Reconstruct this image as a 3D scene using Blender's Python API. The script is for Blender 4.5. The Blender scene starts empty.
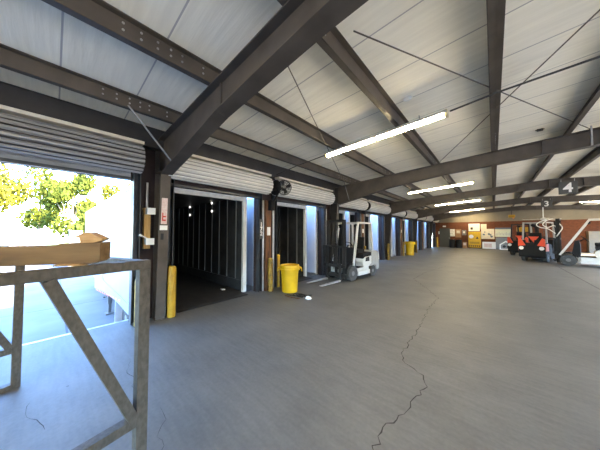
import bpy, bmesh, math, random
from mathutils import Vector, Matrix, Euler
random.seed(7)
C = bpy.context.scene.collection
PI = math.pi

# ------------------------------------------------------------------ materials
MATS = {}
def mat(name, col, rough=0.6, metal=0.0, noise=0.0, nscale=6.0, bump=0.0, emit=None, estr=0.0, spec=0.4, col2=None, stretch=(1, 1, 1), trans=0.0):
    m = bpy.data.materials.new(name); m.use_nodes = True
    nt = m.node_tree; b = nt.nodes['Principled BSDF']
    b.inputs['Base Color'].default_value = (*col, 1)
    b.inputs['Roughness'].default_value = rough
    b.inputs['Metallic'].default_value = metal
    b.inputs['Specular IOR Level'].default_value = spec
    if trans: b.inputs['Transmission Weight'].default_value = trans
    if emit:
        b.inputs['Emission Color'].default_value = (*emit, 1)
        b.inputs['Emission Strength'].default_value = estr
    if noise or col2:
        tc = nt.nodes.new('ShaderNodeTexCoord'); mp = nt.nodes.new('ShaderNodeMapping')
        mp.inputs['Scale'].default_value = stretch
        nz = nt.nodes.new('ShaderNodeTexNoise'); nz.inputs['Scale'].default_value = nscale; nz.inputs['Detail'].default_value = 6
        nt.links.new(tc.outputs['Object'], mp.inputs['Vector']); nt.links.new(mp.outputs['Vector'], nz.inputs['Vector'])
        cr = nt.nodes.new('ShaderNodeValToRGB')
        c2 = col2 if col2 else tuple(max(0, c * (1 - noise)) for c in col)
        c1 = col if col2 else tuple(min(1, c * (1 + noise * 0.6)) for c in col)
        cr.color_ramp.elements[0].position = 0.34; cr.color_ramp.elements[0].color = (*c2, 1)
        cr.color_ramp.elements[1].position = 0.66; cr.color_ramp.elements[1].color = (*c1, 1)
        nt.links.new(nz.outputs['Fac'], cr.inputs['Fac']); nt.links.new(cr.outputs['Color'], b.inputs['Base Color'])
        if bump:
            bp = nt.nodes.new('ShaderNodeBump'); bp.inputs['Strength'].default_value = bump; bp.inputs['Distance'].default_value = 0.01
            nt.links.new(nz.outputs['Fac'], bp.inputs['Height']); nt.links.new(bp.outputs['Normal'], b.inputs['Normal'])
    MATS[name] = m
    return m

def N(nt, t, **kw):
    n = nt.nodes.new(t)
    for k, v in kw.items(): setattr(n, k, v)
    return n

def floor_material():
    m = bpy.data.materials.new('concrete_floor'); m.use_nodes = True
    nt = m.node_tree; b = nt.nodes['Principled BSDF']; L = nt.links.new
    tc = N(nt, 'ShaderNodeTexCoord')
    n1 = N(nt, 'ShaderNodeTexNoise'); n1.inputs['Scale'].default_value = 1.3; n1.inputs['Detail'].default_value = 8; n1.inputs['Roughness'].default_value = 0.6
    L(tc.outputs['Object'], n1.inputs['Vector'])
    mp = N(nt, 'ShaderNodeMapping'); mp.inputs['Scale'].default_value = (1.2, 9.0, 1); mp.inputs['Rotation'].default_value = (0, 0, 0.2)
    L(tc.outputs['Object'], mp.inputs['Vector'])
    n2 = N(nt, 'ShaderNodeTexNoise'); n2.inputs['Scale'].default_value = 2.2; n2.inputs['Detail'].default_value = 7
    L(mp.outputs['Vector'], n2.inputs['Vector'])
    n3 = N(nt, 'ShaderNodeTexNoise'); n3.inputs['Scale'].default_value = 30; n3.inputs['Detail'].default_value = 5
    L(tc.outputs['Object'], n3.inputs['Vector'])
    a = N(nt, 'ShaderNodeMath', operation='MULTIPLY'); a.inputs[1].default_value = 0.5; L(n1.outputs['Fac'], a.inputs[0])
    c = N(nt, 'ShaderNodeMath', operation='MULTIPLY_ADD'); c.inputs[1].default_value = 0.28; L(n2.outputs['Fac'], c.inputs[0]); L(a.outputs[0], c.inputs[2])
    d = N(nt, 'ShaderNodeMath', operation='MULTIPLY_ADD'); d.inputs[1].default_value = 0.22; L(n3.outputs['Fac'], d.inputs[0]); L(c.outputs[0], d.inputs[2])
    cr = N(nt, 'ShaderNodeValToRGB')
    cr.color_ramp.elements[0].position = 0.36; cr.color_ramp.elements[0].color = (0.098, 0.097, 0.090, 1)
    cr.color_ramp.elements[1].position = 0.64; cr.color_ramp.elements[1].color = (0.160, 0.157, 0.143, 1)
    L(d.outputs[0], cr.inputs['Fac'])
    # small dark pits
    v = N(nt, 'ShaderNodeTexVoronoi'); v.inputs['Scale'].default_value = 1.7; L(tc.outputs['Object'], v.inputs['Vector'])
    lt = N(nt, 'ShaderNodeMath', operation='LESS_THAN'); lt.inputs[1].default_value = 0.022; L(v.outputs['Distance'], lt.inputs[0])
    mx = N(nt, 'ShaderNodeMix', data_type='RGBA'); mx.inputs['B'].default_value = (0.06, 0.06, 0.06, 1)
    L(cr.outputs['Color'], mx.inputs['A']); L(lt.outputs[0], mx.inputs['Factor'])
    L(mx.outputs['Result'], b.inputs['Base Color'])
    b.inputs['Roughness'].default_value = 0.55; b.inputs['Specular IOR Level'].default_value = 0.35
    bp = N(nt, 'ShaderNodeBump'); bp.inputs['Strength'].default_value = 0.12; bp.inputs['Distance'].default_value = 0.02
    L(d.outputs[0], bp.inputs['Height']); L(bp.outputs['Normal'], b.inputs['Normal'])
    return m

def deck_material():
    # white faced insulation blanket, seams across the building every 1.2 m, fine wrinkles
    m = bpy.data.materials.new('roof_insulation'); m.use_nodes = True
    nt = m.node_tree; b = nt.nodes['Principled BSDF']; L = nt.links.new
    tc = N(nt, 'ShaderNodeTexCoord'); sp = N(nt, 'ShaderNodeSeparateXYZ'); L(tc.outputs['Object'], sp.inputs[0])
    dv = N(nt, 'ShaderNodeMath', operation='DIVIDE'); dv.inputs[1].default_value = 0.78; L(sp.outputs['Y'], dv.inputs[0])
    fr = N(nt, 'ShaderNodeMath', operation='FRACT'); L(dv.outputs[0], fr.inputs[0])
    lt = N(nt, 'ShaderNodeMath', operation='LESS_THAN'); lt.inputs[1].default_value = 0.022; L(fr.outputs[0], lt.inputs[0])
    mp = N(nt, 'ShaderNodeMapping'); mp.inputs['Scale'].default_value = (0.7, 7.0, 1); L(tc.outputs['Object'], mp.inputs['Vector'])
    nz = N(nt, 'ShaderNodeTexNoise'); nz.inputs['Scale'].default_value = 2.0; nz.inputs['Detail'].default_value = 6; L(mp.outputs['Vector'], nz.inputs['Vector'])
    cr = N(nt, 'ShaderNodeValToRGB')
    cr.color_ramp.elements[0].position = 0.3; cr.color_ramp.elements[0].color = (0.77, 0.74, 0.64, 1)
    cr.color_ramp.elements[1].position = 0.7; cr.color_ramp.elements[1].color = (0.87, 0.84, 0.73, 1)
    L(nz.outputs['Fac'], cr.inputs['Fac'])
    mx = N(nt, 'ShaderNodeMix', data_type='RGBA'); mx.inputs['B'].default_value = (0.42, 0.41, 0.39, 1)
    L(lt.outputs[0], mx.inputs['Factor']); L(cr.outputs['Color'], mx.inputs['A']); L(mx.outputs['Result'], b.inputs['Base Color'])
    b.inputs['Roughness'].default_value = 0.85; b.inputs['Specular IOR Level'].default_value = 0.15
    ad = N(nt, 'ShaderNodeMath', operation='MULTIPLY_ADD'); ad.inputs[1].default_value = -0.6; L(lt.outputs[0], ad.inputs[0]); L(nz.outputs['Fac'], ad.inputs[2])
    bp = N(nt, 'ShaderNodeBump'); bp.inputs['Strength'].default_value = 0.35; bp.inputs['Distance'].default_value = 0.03
    L(ad.outputs[0], bp.inputs['Height']); L(bp.outputs['Normal'], b.inputs['Normal'])
    return m

def brick_material():
    m = bpy.data.materials.new('red_brick_wall'); m.use_nodes = True
    nt = m.node_tree; b = nt.nodes['Principled BSDF']; L = nt.links.new
    tc = N(nt, 'ShaderNodeTexCoord'); mp = N(nt, 'ShaderNodeMapping'); mp.inputs['Rotation'].default_value = (PI / 2, 0, 0)
    L(tc.outputs['Object'], mp.inputs['Vector'])
    br = N(nt, 'ShaderNodeTexBrick'); br.inputs['Scale'].default_value = 4.0
    br.inputs['Color1'].default_value = (0.16, 0.052, 0.026, 1); br.inputs['Color2'].default_value = (0.115, 0.04, 0.022, 1); br.inputs['Mortar'].default_value = (0.12, 0.075, 0.05, 1)
    L(mp.outputs['Vector'], br.inputs['Vector']); L(br.outputs['Color'], b.inputs['Base Color']); b.inputs['Roughness'].default_value = 0.9; b.inputs['Specular IOR Level'].default_value = 0.1
    return m

def yard_material():
    m = bpy.data.materials.new('yard_concrete'); m.use_nodes = True
    nt = m.node_tree; b = nt.nodes['Principled BSDF']; L = nt.links.new
    tc = N(nt, 'ShaderNodeTexCoord'); sp = N(nt, 'ShaderNodeSeparateXYZ'); L(tc.outputs['Object'], sp.inputs[0])
    def line(out, period, w, off):
        a = N(nt, 'ShaderNodeMath', operation='ADD'); a.inputs[1].default_value = off; L(out, a.inputs[0])
        d = N(nt, 'ShaderNodeMath', operation='DIVIDE'); d.inputs[1].default_value = period; L(a.outputs[0], d.inputs[0])
        f = N(nt, 'ShaderNodeMath', operation='FRACT'); L(d.outputs[0], f.inputs[0])
        l = N(nt, 'ShaderNodeMath', operation='LESS_THAN'); l.inputs[1].default_value = w / period; L(f.outputs[0], l.inputs[0])
        return l
    lx = line(sp.outputs['X'], 4.6, 0.05, 109.2); ly = line(sp.outputs['Y'], 4.8, 0.05, 95.7)
    mxx = N(nt, 'ShaderNodeMath', operation='MAXIMUM'); L(lx.outputs[0], mxx.inputs[0]); L(ly.outputs[0], mxx.inputs[1])
    nz = N(nt, 'ShaderNodeTexNoise'); nz.inputs['Scale'].default_value = 0.9; nz.inputs['Detail'].default_value = 7; L(tc.outputs['Object'], nz.inputs['Vector'])
    cr = N(nt, 'ShaderNodeValToRGB')
    cr.color_ramp.elements[0].position = 0.35; cr.color_ramp.elements[0].color = (0.12, 0.119, 0.117, 1)
    cr.color_ramp.elements[1].position = 0.65; cr.color_ramp.elements[1].color = (0.155, 0.153, 0.149, 1)
    L(nz.outputs['Fac'], cr.inputs['Fac'])
    mx = N(nt, 'ShaderNodeMix', data_type='RGBA'); mx.inputs['B'].default_value = (0.06, 0.06, 0.058, 1)
    L(mxx.outputs[0], mx.inputs['Factor']); L(cr.outputs['Color'], mx.inputs['A']); L(mx.outputs['Result'], b.inputs['Base Color'])
    b.inputs['Roughness'].default_value = 0.85
    return m

M_floor = floor_material(); M_deck = deck_material(); M_brick = brick_material(); M_yard = yard_material()
steel = mat('brown_primed_steel', (0.078, 0.064, 0.051), 0.55, 0, 0.25, 3.0)
steel_dk = mat('dark_steel', (0.035, 0.032, 0.031), 0.5, 0, 0.2, 4)
galv = mat('galvanised_steel', (0.42, 0.42, 0.42), 0.4, 0.7, 0.2, 8)
zinc = mat('zinc_rod', (0.22, 0.22, 0.22), 0.45, 0.6)
wire_m = mat('dark_wire', (0.05, 0.045, 0.04), 0.6)
rustwood = mat('rust_brown_timber', (0.20, 0.085, 0.035), 0.7, 0, 0.0, 5, 0.2, col2=(0.075, 0.035, 0.02), stretch=(4, 4, 0.6))
darkwall = mat('dark_red_brown_panel', (0.035, 0.019, 0.016), 0.65, 0, 0.3, 3)
wallwarm = mat('beige_wall_panel', (0.20, 0.175, 0.13), 0.7, 0, 0.08, 2)
wallin = mat('right_wall_sheet', (0.5, 0.48, 0.43), 0.6, 0, 0.08, 2)
groove_shade_pale = mat('door_groove_shade', (0.33, 0.32, 0.30), 0.6)  # groove shade of the white coils, put into the colour
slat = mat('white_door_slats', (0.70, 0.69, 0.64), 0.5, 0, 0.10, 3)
slat_shaded = mat('shaded_door_slats', (0.30, 0.30, 0.295), 0.5, 0, 0.15, 3)  # darker copy of the door slats, shade put into the colour
track_m = mat('door_track_steel', (0.06, 0.064, 0.068), 0.4, 0.4, 0.25, 6)
yellow = mat('safety_yellow_paint', (0.46, 0.27, 0.010), 0.5, 0, 0.0, 9, 0.1, col2=(0.34, 0.19, 0.010))
yellow_worn = mat('worn_yellow_paint', (0.36, 0.225, 0.02), 0.6, 0, 0.0, 9, 0.15, col2=(0.14, 0.085, 0.02))
binyel = mat('yellow_bin_plastic', (0.62, 0.38, 0.006), 0.4, 0, 0.08, 5)
white_p = mat('white_paint', (0.72, 0.72, 0.69), 0.4, 0, 0.08, 4)
cream_p = mat('cream_paint', (0.66, 0.61, 0.50), 0.45, 0, 0.12, 6)
trl_out = mat('white_trailer_sheet', (0.55, 0.59, 0.64), 0.45, 0, 0.05, 1.5)
trl_shaded = mat('shaded_trailer_sheet', (0.25, 0.275, 0.30), 0.5, 0, 0.05, 1.5)  # darker copy of the white trailer sheet, shade put into the colour
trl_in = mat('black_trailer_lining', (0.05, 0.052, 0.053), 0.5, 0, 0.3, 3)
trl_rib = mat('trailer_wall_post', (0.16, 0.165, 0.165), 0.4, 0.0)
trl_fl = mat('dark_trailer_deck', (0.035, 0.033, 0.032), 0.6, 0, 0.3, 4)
rubber = mat('black_rubber', (0.06, 0.058, 0.055), 0.8, 0, 0.3, 14)
hubg = mat('grey_wheel_hub', (0.17, 0.165, 0.155), 0.5, 0.2)
black_p = mat('black_plastic', (0.016, 0.016, 0.017), 0.75, spec=0.15)
chark = mat('charcoal_paint', (0.03, 0.03, 0.031), 0.7, 0.0, spec=0.15)
forkm = mat('worn_fork_steel', (0.55, 0.55, 0.53), 0.35, 0.6, 0.2, 9)
flwhite = mat('forklift_white_enamel', (0.60, 0.585, 0.54), 0.35, 0, 0.06, 3)
flgrey = mat('forklift_grey_casting', (0.34, 0.33, 0.31), 0.5, 0, 0.1, 5)
redor = mat('orange_red_enamel', (0.75, 0.085, 0.035), 0.4)
orange = mat('orange_enamel', (0.80, 0.22, 0.02), 0.45)
tablegal = mat('weathered_angle_steel', (0.098, 0.084, 0.064), 0.6, 0.1, 0.0, 24, 0.15, col2=(0.060, 0.050, 0.037), stretch=(2, 2, 1))
timber = mat('sawn_timber', (0.20, 0.12, 0.05), 0.75, 0, 0.0, 3.0, 0.25, col2=(0.125, 0.07, 0.028), stretch=(1.2, 10, 10))
timber_pale = mat('pale_split_timber', (0.52, 0.33, 0.15), 0.7, 0, 0.0, 5, 0.3, col2=(0.36, 0.19, 0.07), stretch=(2, 8, 8))
ply = mat('yellow_pine', (0.55, 0.34, 0.12), 0.6, 0, 0.0, 5, 0.1, col2=(0.42, 0.23, 0.07), stretch=(6, 6, 0.8))
paper = mat('white_paper', (0.80, 0.80, 0.78), 0.7)
pinkpaper = mat('faded_pink_notice', (0.62, 0.42, 0.38), 0.7, 0, 0.0, 30, col2=(0.66, 0.58, 0.54))
ink = mat('black_ink', (0.02, 0.02, 0.02), 0.7)
redink = mat('red_print', (0.55, 0.05, 0.04), 0.7)
signgrey = mat('charcoal_sign_board', (0.06, 0.06, 0.055), 0.5)
cardb = mat('brown_cardboard', (0.34, 0.20, 0.11), 0.8, 0, 0.15, 6)
cabgrey = mat('grey_cabinet_enamel', (0.20, 0.21, 0.22), 0.5, 0, 0.08, 3)
boardblue = mat('blue_grey_header', (0.10, 0.13, 0.19), 0.5)
bark = mat('tree_bark', (0.12, 0.09, 0.06), 0.9, 0, 0.3, 8)
leafm = mat('sunlit_leaf', (0.075, 0.088, 0.010), 0.8, 0, 0.0, 0.5, col2=(0.034, 0.046, 0.007), spec=0.1)
leafm2 = mat('yellow_leaf', (0.115, 0.108, 0.010), 0.8, 0, 0.0, 0.5, col2=(0.055, 0.060, 0.008), spec=0.1)
grassm = mat('verge_grass', (0.20, 0.24, 0.06), 0.9, 0, 0.3, 2)
carwhite = mat('white_car_paint', (0.8, 0.8, 0.82), 0.3)
glass_dk = mat('dark_car_glass', (0.05, 0.07, 0.12), 0.1)
crackm = mat('dark_floor_crack', (0.035, 0.033, 0.03), 0.9)
lampm = mat('lit_tube_lens', (0.9, 0.88, 0.8), 0.4, emit=(1.0, 0.80, 0.48), estr=44.0)
glow_dot_m = mat('small_glow_dot', (0.8, 0.8, 0.8), 0.5, emit=(1.0, 0.97, 0.9), estr=1.6)  # small emissive discs, bright points on the inner trailer wall
lampcap = mat('yellowed_lamp_cap', (0.62, 0.55, 0.36), 0.5)
bluedecal = mat('pale_blue_decal', (0.30, 0.55, 0.65), 0.5)
tapered = mat('red_reflective_tape', (0.65, 0.10, 0.06), 0.4)

# ------------------------------------------------------------------ mesh builder
class MB:
    def __init__(s): s.bm = bmesh.new(); s.n = 0
    def _m(s, vs, faces):
        v = [s.bm.verts.new(p) for p in vs]
        for f in faces:
            try: s.bm.faces.new([v[i] for i in f])
            except ValueError: pass
        return s
    def box(s, x0, y0, z0, x1, y1, z1):
        x0, x1 = min(x0, x1), max(x0, x1); y0, y1 = min(y0, y1), max(y0, y1); z0, z1 = min(z0, z1), max(z0, z1)
        return s._m([(x0, y0, z0), (x1, y0, z0), (x1, y1, z0), (x0, y1, z0), (x0, y0, z1), (x1, y0, z1), (x1, y1, z1), (x0, y1, z1)],
                    [(3, 2, 1, 0), (4, 5, 6, 7), (0, 1, 5, 4), (1, 2, 6, 5), (2, 3, 7, 6), (3, 0, 4, 7)])
    def cbox(s, c, sz):
        return s.box(c[0] - sz[0] / 2, c[1] - sz[1] / 2, c[2] - sz[2] / 2, c[0] + sz[0] / 2, c[1] + sz[1] / 2, c[2] + sz[2] / 2)
    def bar(s, p, q, w, h=None, up=(0, 0, 1)):
        """rectangular bar from p to q, w across, h along 'up'"""
        h = w if h is None else h
        p, q = Vector(p), Vector(q); d = (q - p).normalized(); u = Vector(up)
        a = d.cross(u)
        if a.length < 1e-4: a = d.cross(Vector((1, 0, 0)))
        a.normalize(); b = a.cross(d).normalized(); a *= w / 2; b *= h / 2
        vs = [p - a - b, p + a - b, p + a + b, p - a + b, q - a - b, q + a - b, q + a + b, q - a + b]
        return s._m(vs, [(3, 2, 1, 0), (4, 5, 6, 7), (0, 1, 5, 4), (1, 2, 6, 5), (2, 3, 7, 6), (3, 0, 4, 7)])
    def cyl(s, p, q, r, r2=None, n=20, caps=True):
        r2 = r if r2 is None else r2
        p, q = Vector(p), Vector(q); d = (q - p).normalized()
        a = d.cross(Vector((0, 0, 1)))
        if a.length < 1e-3: a = Vector((1, 0, 0))
        a.normalize(); b = d.cross(a)
        vs = []
        for c, rr in ((p, r), (q, r2)):
            for i in range(n):
                t = 2 * PI * i / n; vs.append(c + a * (rr * math.cos(t)) + b * (rr * math.sin(t)))
        fs = [(i, (i + 1) % n, n + (i + 1) % n, n + i) for i in range(n)]
        if caps: fs += [tuple(range(n - 1, -1, -1)), tuple(range(n, 2 * n))]
        return s._m(vs, fs)
    def tube(s, pts, r, n=8):
        pts = [Vector(p) for p in pts]
        rings = []
        for i, p in enumerate(pts):
            d = (pts[min(i + 1, len(pts) - 1)] - pts[max(i - 1, 0)]).normalized()
            a = d.cross(Vector((0, 0, 1)))
            if a.length < 1e-3: a = d.cross(Vector((1, 0, 0)))
            a.normalize(); b = d.cross(a)
            rings.append([p + a * (r * math.cos(2 * PI * k / n)) + b * (r * math.sin(2 * PI * k / n)) for k in range(n)])
        vs = [v for rg in rings for v in rg]; fs = []
        for i in range(len(rings) - 1):
            for k in range(n): fs.append((i * n + k, i * n + (k + 1) % n, (i + 1) * n + (k + 1) % n, (i + 1) * n + k))
        fs += [tuple(range(n - 1, -1, -1)), tuple(range((len(rings) - 1) * n, len(rings) * n))]
        return s._m(vs, fs)
    def lathe(s, c, prof, n=28, axis='z', closed=False):
        """prof: list of (radius, height) around the axis through c"""
        c = Vector(c); vs = []
        for r, h in prof:
            for i in range(n):
                t = 2 * PI * i / n; u, v = r * math.cos(t), r * math.sin(t)
                vs.append(c + (Vector((u, v, h)) if axis == 'z' else Vector((u, h, v)) if axis == 'y' else Vector((h, u, v))))
        fs = []
        for j in range(len(prof) - 1 + (1 if closed else 0)):
            k = (j + 1) % len(prof)
            for i in range(n): fs.append((j * n + i, j * n + (i + 1) % n, k * n + (i + 1) % n, k * n + i))
        if not closed:
            fs.append(tuple(range(n - 1, -1, -1))); fs.append(tuple(range((len(prof) - 1) * n, len(prof) * n)))
        return s._m(vs, fs)
    def prism(s, poly, axis, a, b):
        """poly of 2-d points extruded along axis ('x': poly is y,z; 'y': poly is x,z; 'z': poly is x,y)"""
        def P(u, v, w): return (w, u, v) if axis == 'x' else (u, w, v) if axis == 'y' else (u, v, w)
        n = len(poly)
        vs = [P(u, v, a) for u, v in poly] + [P(u, v, b) for u, v in poly]
        fs = [tuple(range(n - 1, -1, -1)), tuple(range(n, 2 * n))] + [(i, (i + 1) % n, n + (i + 1) % n, n + i) for i in range(n)]
        return s._m(vs, fs)
    def strip(s, pts, y0, y1, t):
        """a plate of thickness t following pts (x,z) between y0 and y1, thickness upward"""
        poly = [(x, z) for x, z in pts] + [(x, z + t) for x, z in reversed(pts)]
        n = len(pts)
        for i in range(n - 1):
            s.prism([pts[i], pts[i + 1], (pts[i + 1][0], pts[i + 1][1] + t), (pts[i][0], pts[i][1] + t)], 'y', y0, y1)
        return s
    def build(s, name, m, parent=None, loc=None, bevel=0.0, smooth=False, rz=0.0):
        bmesh.ops.recalc_face_normals(s.bm, faces=s.bm.faces)
        me = bpy.data.meshes.new(name); s.bm.to_mesh(me); s.bm.free()
        me.materials.append(m)
        if smooth:
            for p in me.polygons: p.use_smooth = True
            try: me.set_sharp_from_angle(angle=math.radians(40))
            except Exception: pass
        o = bpy.data.objects.new(name, me); C.objects.link(o)
        if parent is not None: o.parent = parent
        if loc is not None: o.location = loc
        if rz: o.rotation_euler = (0, 0, rz)
        if bevel:
            bv = o.modifiers.new('bevel', 'BEVEL'); bv.width = bevel; bv.segments = 2; bv.limit_method = 'ANGLE'
        return o

def thing(name, label, cat, loc=(0, 0, 0), rz=0, group=None, rot=None):
    o = bpy.data.objects.new(name, None); C.objects.link(o); o.empty_display_size = 0.1
    o.location = loc; o.rotation_euler = rot if rot else (0, 0, rz); o['label'] = label; o['category'] = cat; o['kind'] = 'thing'
    if group: o['group'] = group
    return o
def tag(o, label, cat, group=None, kind='thing'):
    o['label'] = label; o['category'] = cat; o['kind'] = kind
    if group: o['group'] = group
    return o
def struct(o, label=None, cat=None, group=None):
    o['kind'] = 'structure'
    if label: o['label'] = label
    if cat: o['category'] = cat
    if group: o['group'] = group
    return o
def dup(root, loc=None, rz=None, label=None, group=None, rot=None):
    r = root.copy(); C.objects.link(r)
    if loc is not None: r.location = loc
    if rz is not None: r.rotation_euler = (0, 0, rz)
    if rot is not None: r.rotation_euler = rot
    if label: r['label'] = label
    if group: r['group'] = group
    for ch in list(root.children):
        c = ch.copy(); C.objects.link(c); c.parent = r
        for g in list(ch.children):
            d = g.copy(); C.objects.link(d); d.parent = c
    return r
def text_mesh(name, body, size, m, parent, loc, rot, thick=0.002, sx=1.0):
    cu = bpy.data.curves.new(name, 'FONT'); cu.body = body; cu.size = size; cu.align_x = 'CENTER'; cu.align_y = 'CENTER'; cu.extrude = thick; cu.offset = size * 0.02
    tmp = bpy.data.objects.new(name + '_t', cu); C.objects.link(tmp)
    dg = bpy.context.evaluated_depsgraph_get(); me = bpy.data.meshes.new_from_object(tmp.evaluated_get(dg))
    bpy.data.objects.remove(tmp); me.materials.clear(); me.materials.append(m)
    o = bpy.data.objects.new(name, me); C.objects.link(o); o.parent = parent; o.location = loc; o.rotation_euler = rot; o.scale = (sx, 1, 1)
    return o

# ------------------------------------------------------------------ dimensions
RX = 1.8                                             # ridge
def rtop(x): return 3.80 + 0.06 * (x if x < RX else 2 * RX - x)      # top of rafters = underside of purlins
XW = -5.1                                            # inner face of the dock wall
XR = 2 * RX - XW
YF, YB = -12.4, 29.3
SP = 6.174
frames = [1.465 + SP * k for k in range(-2, 5)]
frames[2] = 1.41
PUR = 0.2

# ------------------------------------------------------------------ shell
struct(MB().box(-5.3, YF, -1.2, XR + 0.2, YB + 0.2, 0).build('floor', M_floor), 'grey concrete floor of the loading dock', 'floor')
struct(MB().box(-120, -80, -1.4, 0, 110, -1.2).build('ground', M_yard), 'concrete truck yard below the dock', 'ground')
struct(MB().box(0, -80, -1.4, XR + 60, 110, -1.2).build('ground.002', mat('pale_yard_concrete', (0.24, 0.235, 0.22), 0.9, 0, 0.1, 1)), 'pale yard on the far side of the building', 'ground')
cm = MB()
t = 0.06
zl, zr, zt = rtop(-5.4) + PUR, rtop(XR + 0.3) + PUR, rtop(RX) + PUR
cm.prism([(-5.4, zl), (RX, zt), (RX, zt + t), (-5.4, zl + t)], 'y', YF, YB + 0.1)
cm.prism([(RX, zt), (XR + 0.3, zr), (XR + 0.3, zr + t), (RX, zt + t)], 'y', YF, YB + 0.1)
struct(cm.build('ceiling', M_deck), 'white insulation lined underside of the metal roof', 'ceiling')

# dock wall: openings
OPEN = [(-10.75, -8.5), (-7.9, -5.0), (-4.4, -2.2), (-1.65, 0.98), (1.62, 3.86), (4.50, 7.02), (7.85, 10.05), (10.68, 13.2), (14.05, 16.2), (16.85, 19.4), (20.2, 22.4), (23.0, 25.6), (26.4, 28.7)]
HD = 2.68
wl = MB()
wl.box(XW - 0.12, YF, HD, XW, YB, zl - 0.02)
ys = [YF] + [v for o in OPEN for v in o] + [YB]
for i in range(0, len(ys), 2):
    wl.box(XW - 0.12, ys[i], 0, XW, ys[i + 1], HD)
struct(wl.build('wall_left', darkwall), 'dark red-brown dock wall with a row of truck openings', 'wall')
# lower face + bumper rail outside
wb = MB()
wb.box(-5.3, YB, 0, XR, YB + 0.2, 2.75)
struct(wb.build('wall_back', M_brick), 'red brick end wall below beige panels', 'wall')
wb = MB(); wb.box(-5.3, YB + 0.0, 2.75, XR, YB + 0.2, 4.3)
struct(wb.build('trim_1', wallwarm), 'beige panel band over the brick end wall', 'wall')
wr = MB(); wr.box(XR, YF, 2.6, XR + 0.15, YB, zr - 0.02)
for i in range(0, len(ys), 2): wr.box(XR, ys[i], 0, XR + 0.15, ys[i + 1], 2.6)  # openings added in this unseen wall to let bounce light in
struct(wr.build('wall_right', wallin))
# wall behind the camera: a wide open gable with a header
wf = MB(); wf.box(-5.2, YF - 0.15, 2.9, XR + 0.2, YF, 4.3); wf.box(-5.2, YF - 0.15, 0, -3.6, YF, 2.9); wf.box(7.4, YF - 0.15, 0, XR + 0.2, YF, 2.9); wf.box(1.2, YF - 0.15, 0, 2.4, YF, 2.9)
struct(wf.build('wall_front', wallin))

# unseen building shape added across the far-side yard to block low sky
nb = MB(); nb.box(30, -45, -1.2, 42, 60, 4.4); nb.prism([(29.6, 4.4), (42.4, 4.4), (36, 5.6)], 'y', -45.4, 60.4)
struct(nb.build('sky_blocker', wallwarm))
# rafters
def make_rafter(y):
    r = MB(); hw = 0.1
    dep = lambda x: (0.72 - (x + 4.7) * (0.30 / 2.1) if x < -2.6 else 0.42 - (x + 2.6) * 0.05 if x < -1.0 else 0.34 + 0.02 * (x + 1) / 2.8)
    xs = [-4.72, -2.6, -1.0, RX]
    L_ = [(x, rtop(x) - dep(x)) for x in xs] + [(2 * RX - x, rtop(x) - dep(x)) for x in reversed(xs[:-1])]
    T_ = [(-4.95, rtop(-4.95) - 0.014), (RX, rtop(RX) - 0.014), (2 * RX + 4.95, rtop(-4.95) - 0.014)]
    o = thing('rafter', '', 'beam', (0, y, 0))
    o['kind'] = 'structure'
    w = MB()
    for i in range(len(L_) - 1):
        (xa, za), (xb, zb) = L_[i], L_[i + 1]
        w.prism([(xa, za), (xb, zb), (xb, rtop(xb) - 0.01), (xa, rtop(xa) - 0.01)], 'y', -0.006, 0.006)
    w.build('web', steel, o)
    f = MB(); f.strip(L_, -hw, hw, 0.014); f.build('bottom_flange', steel, o)
    f = MB(); f.strip(T_, -hw, hw, 0.014); f.build('top_flange', steel, o)
    for xs_ in (-2.6, 2 * RX + 2.6, RX):
        d = dep(min(xs_, 2 * RX - xs_))
        ph = hw if xs_ == RX else 0.03
        MB().box(xs_ - 0.014, -ph, rtop(xs_) - d - 0.004, xs_ + 0.014, ph, rtop(xs_) - 0.02).build('splice_plate', steel, o)
    for xs_ in (0.9, 2.7): 
        d = dep(min(xs_, 2 * RX - xs_))
        MB().box(xs_ - 0.006, -hw + 0.01, rtop(xs_) - d + 0.014, xs_ + 0.006, hw - 0.01, rtop(xs_) - 0.02).build('stiffener', steel, o)
    return o
RL = ['roof rafter behind the viewpoint, farther one', 'roof rafter behind the viewpoint, nearer one',
      'large brown haunched rafter crossing the top of the picture over the tagged column',
      'brown rafter spanning right from the column behind the dock forklift',
      'brown rafter that carries the hanging number 4 board', 'brown rafter next beyond the number 4 board, with the smaller number board',
      'farthest brown rafter before the brick end wall']
raft = []
for k, y in enumerate(frames):
    if y > YB: continue
    o = make_rafter(y) if not raft else dup(raft[0], (0, y, 0))
    o['label'] = RL[k]; raft.append(o)

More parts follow.
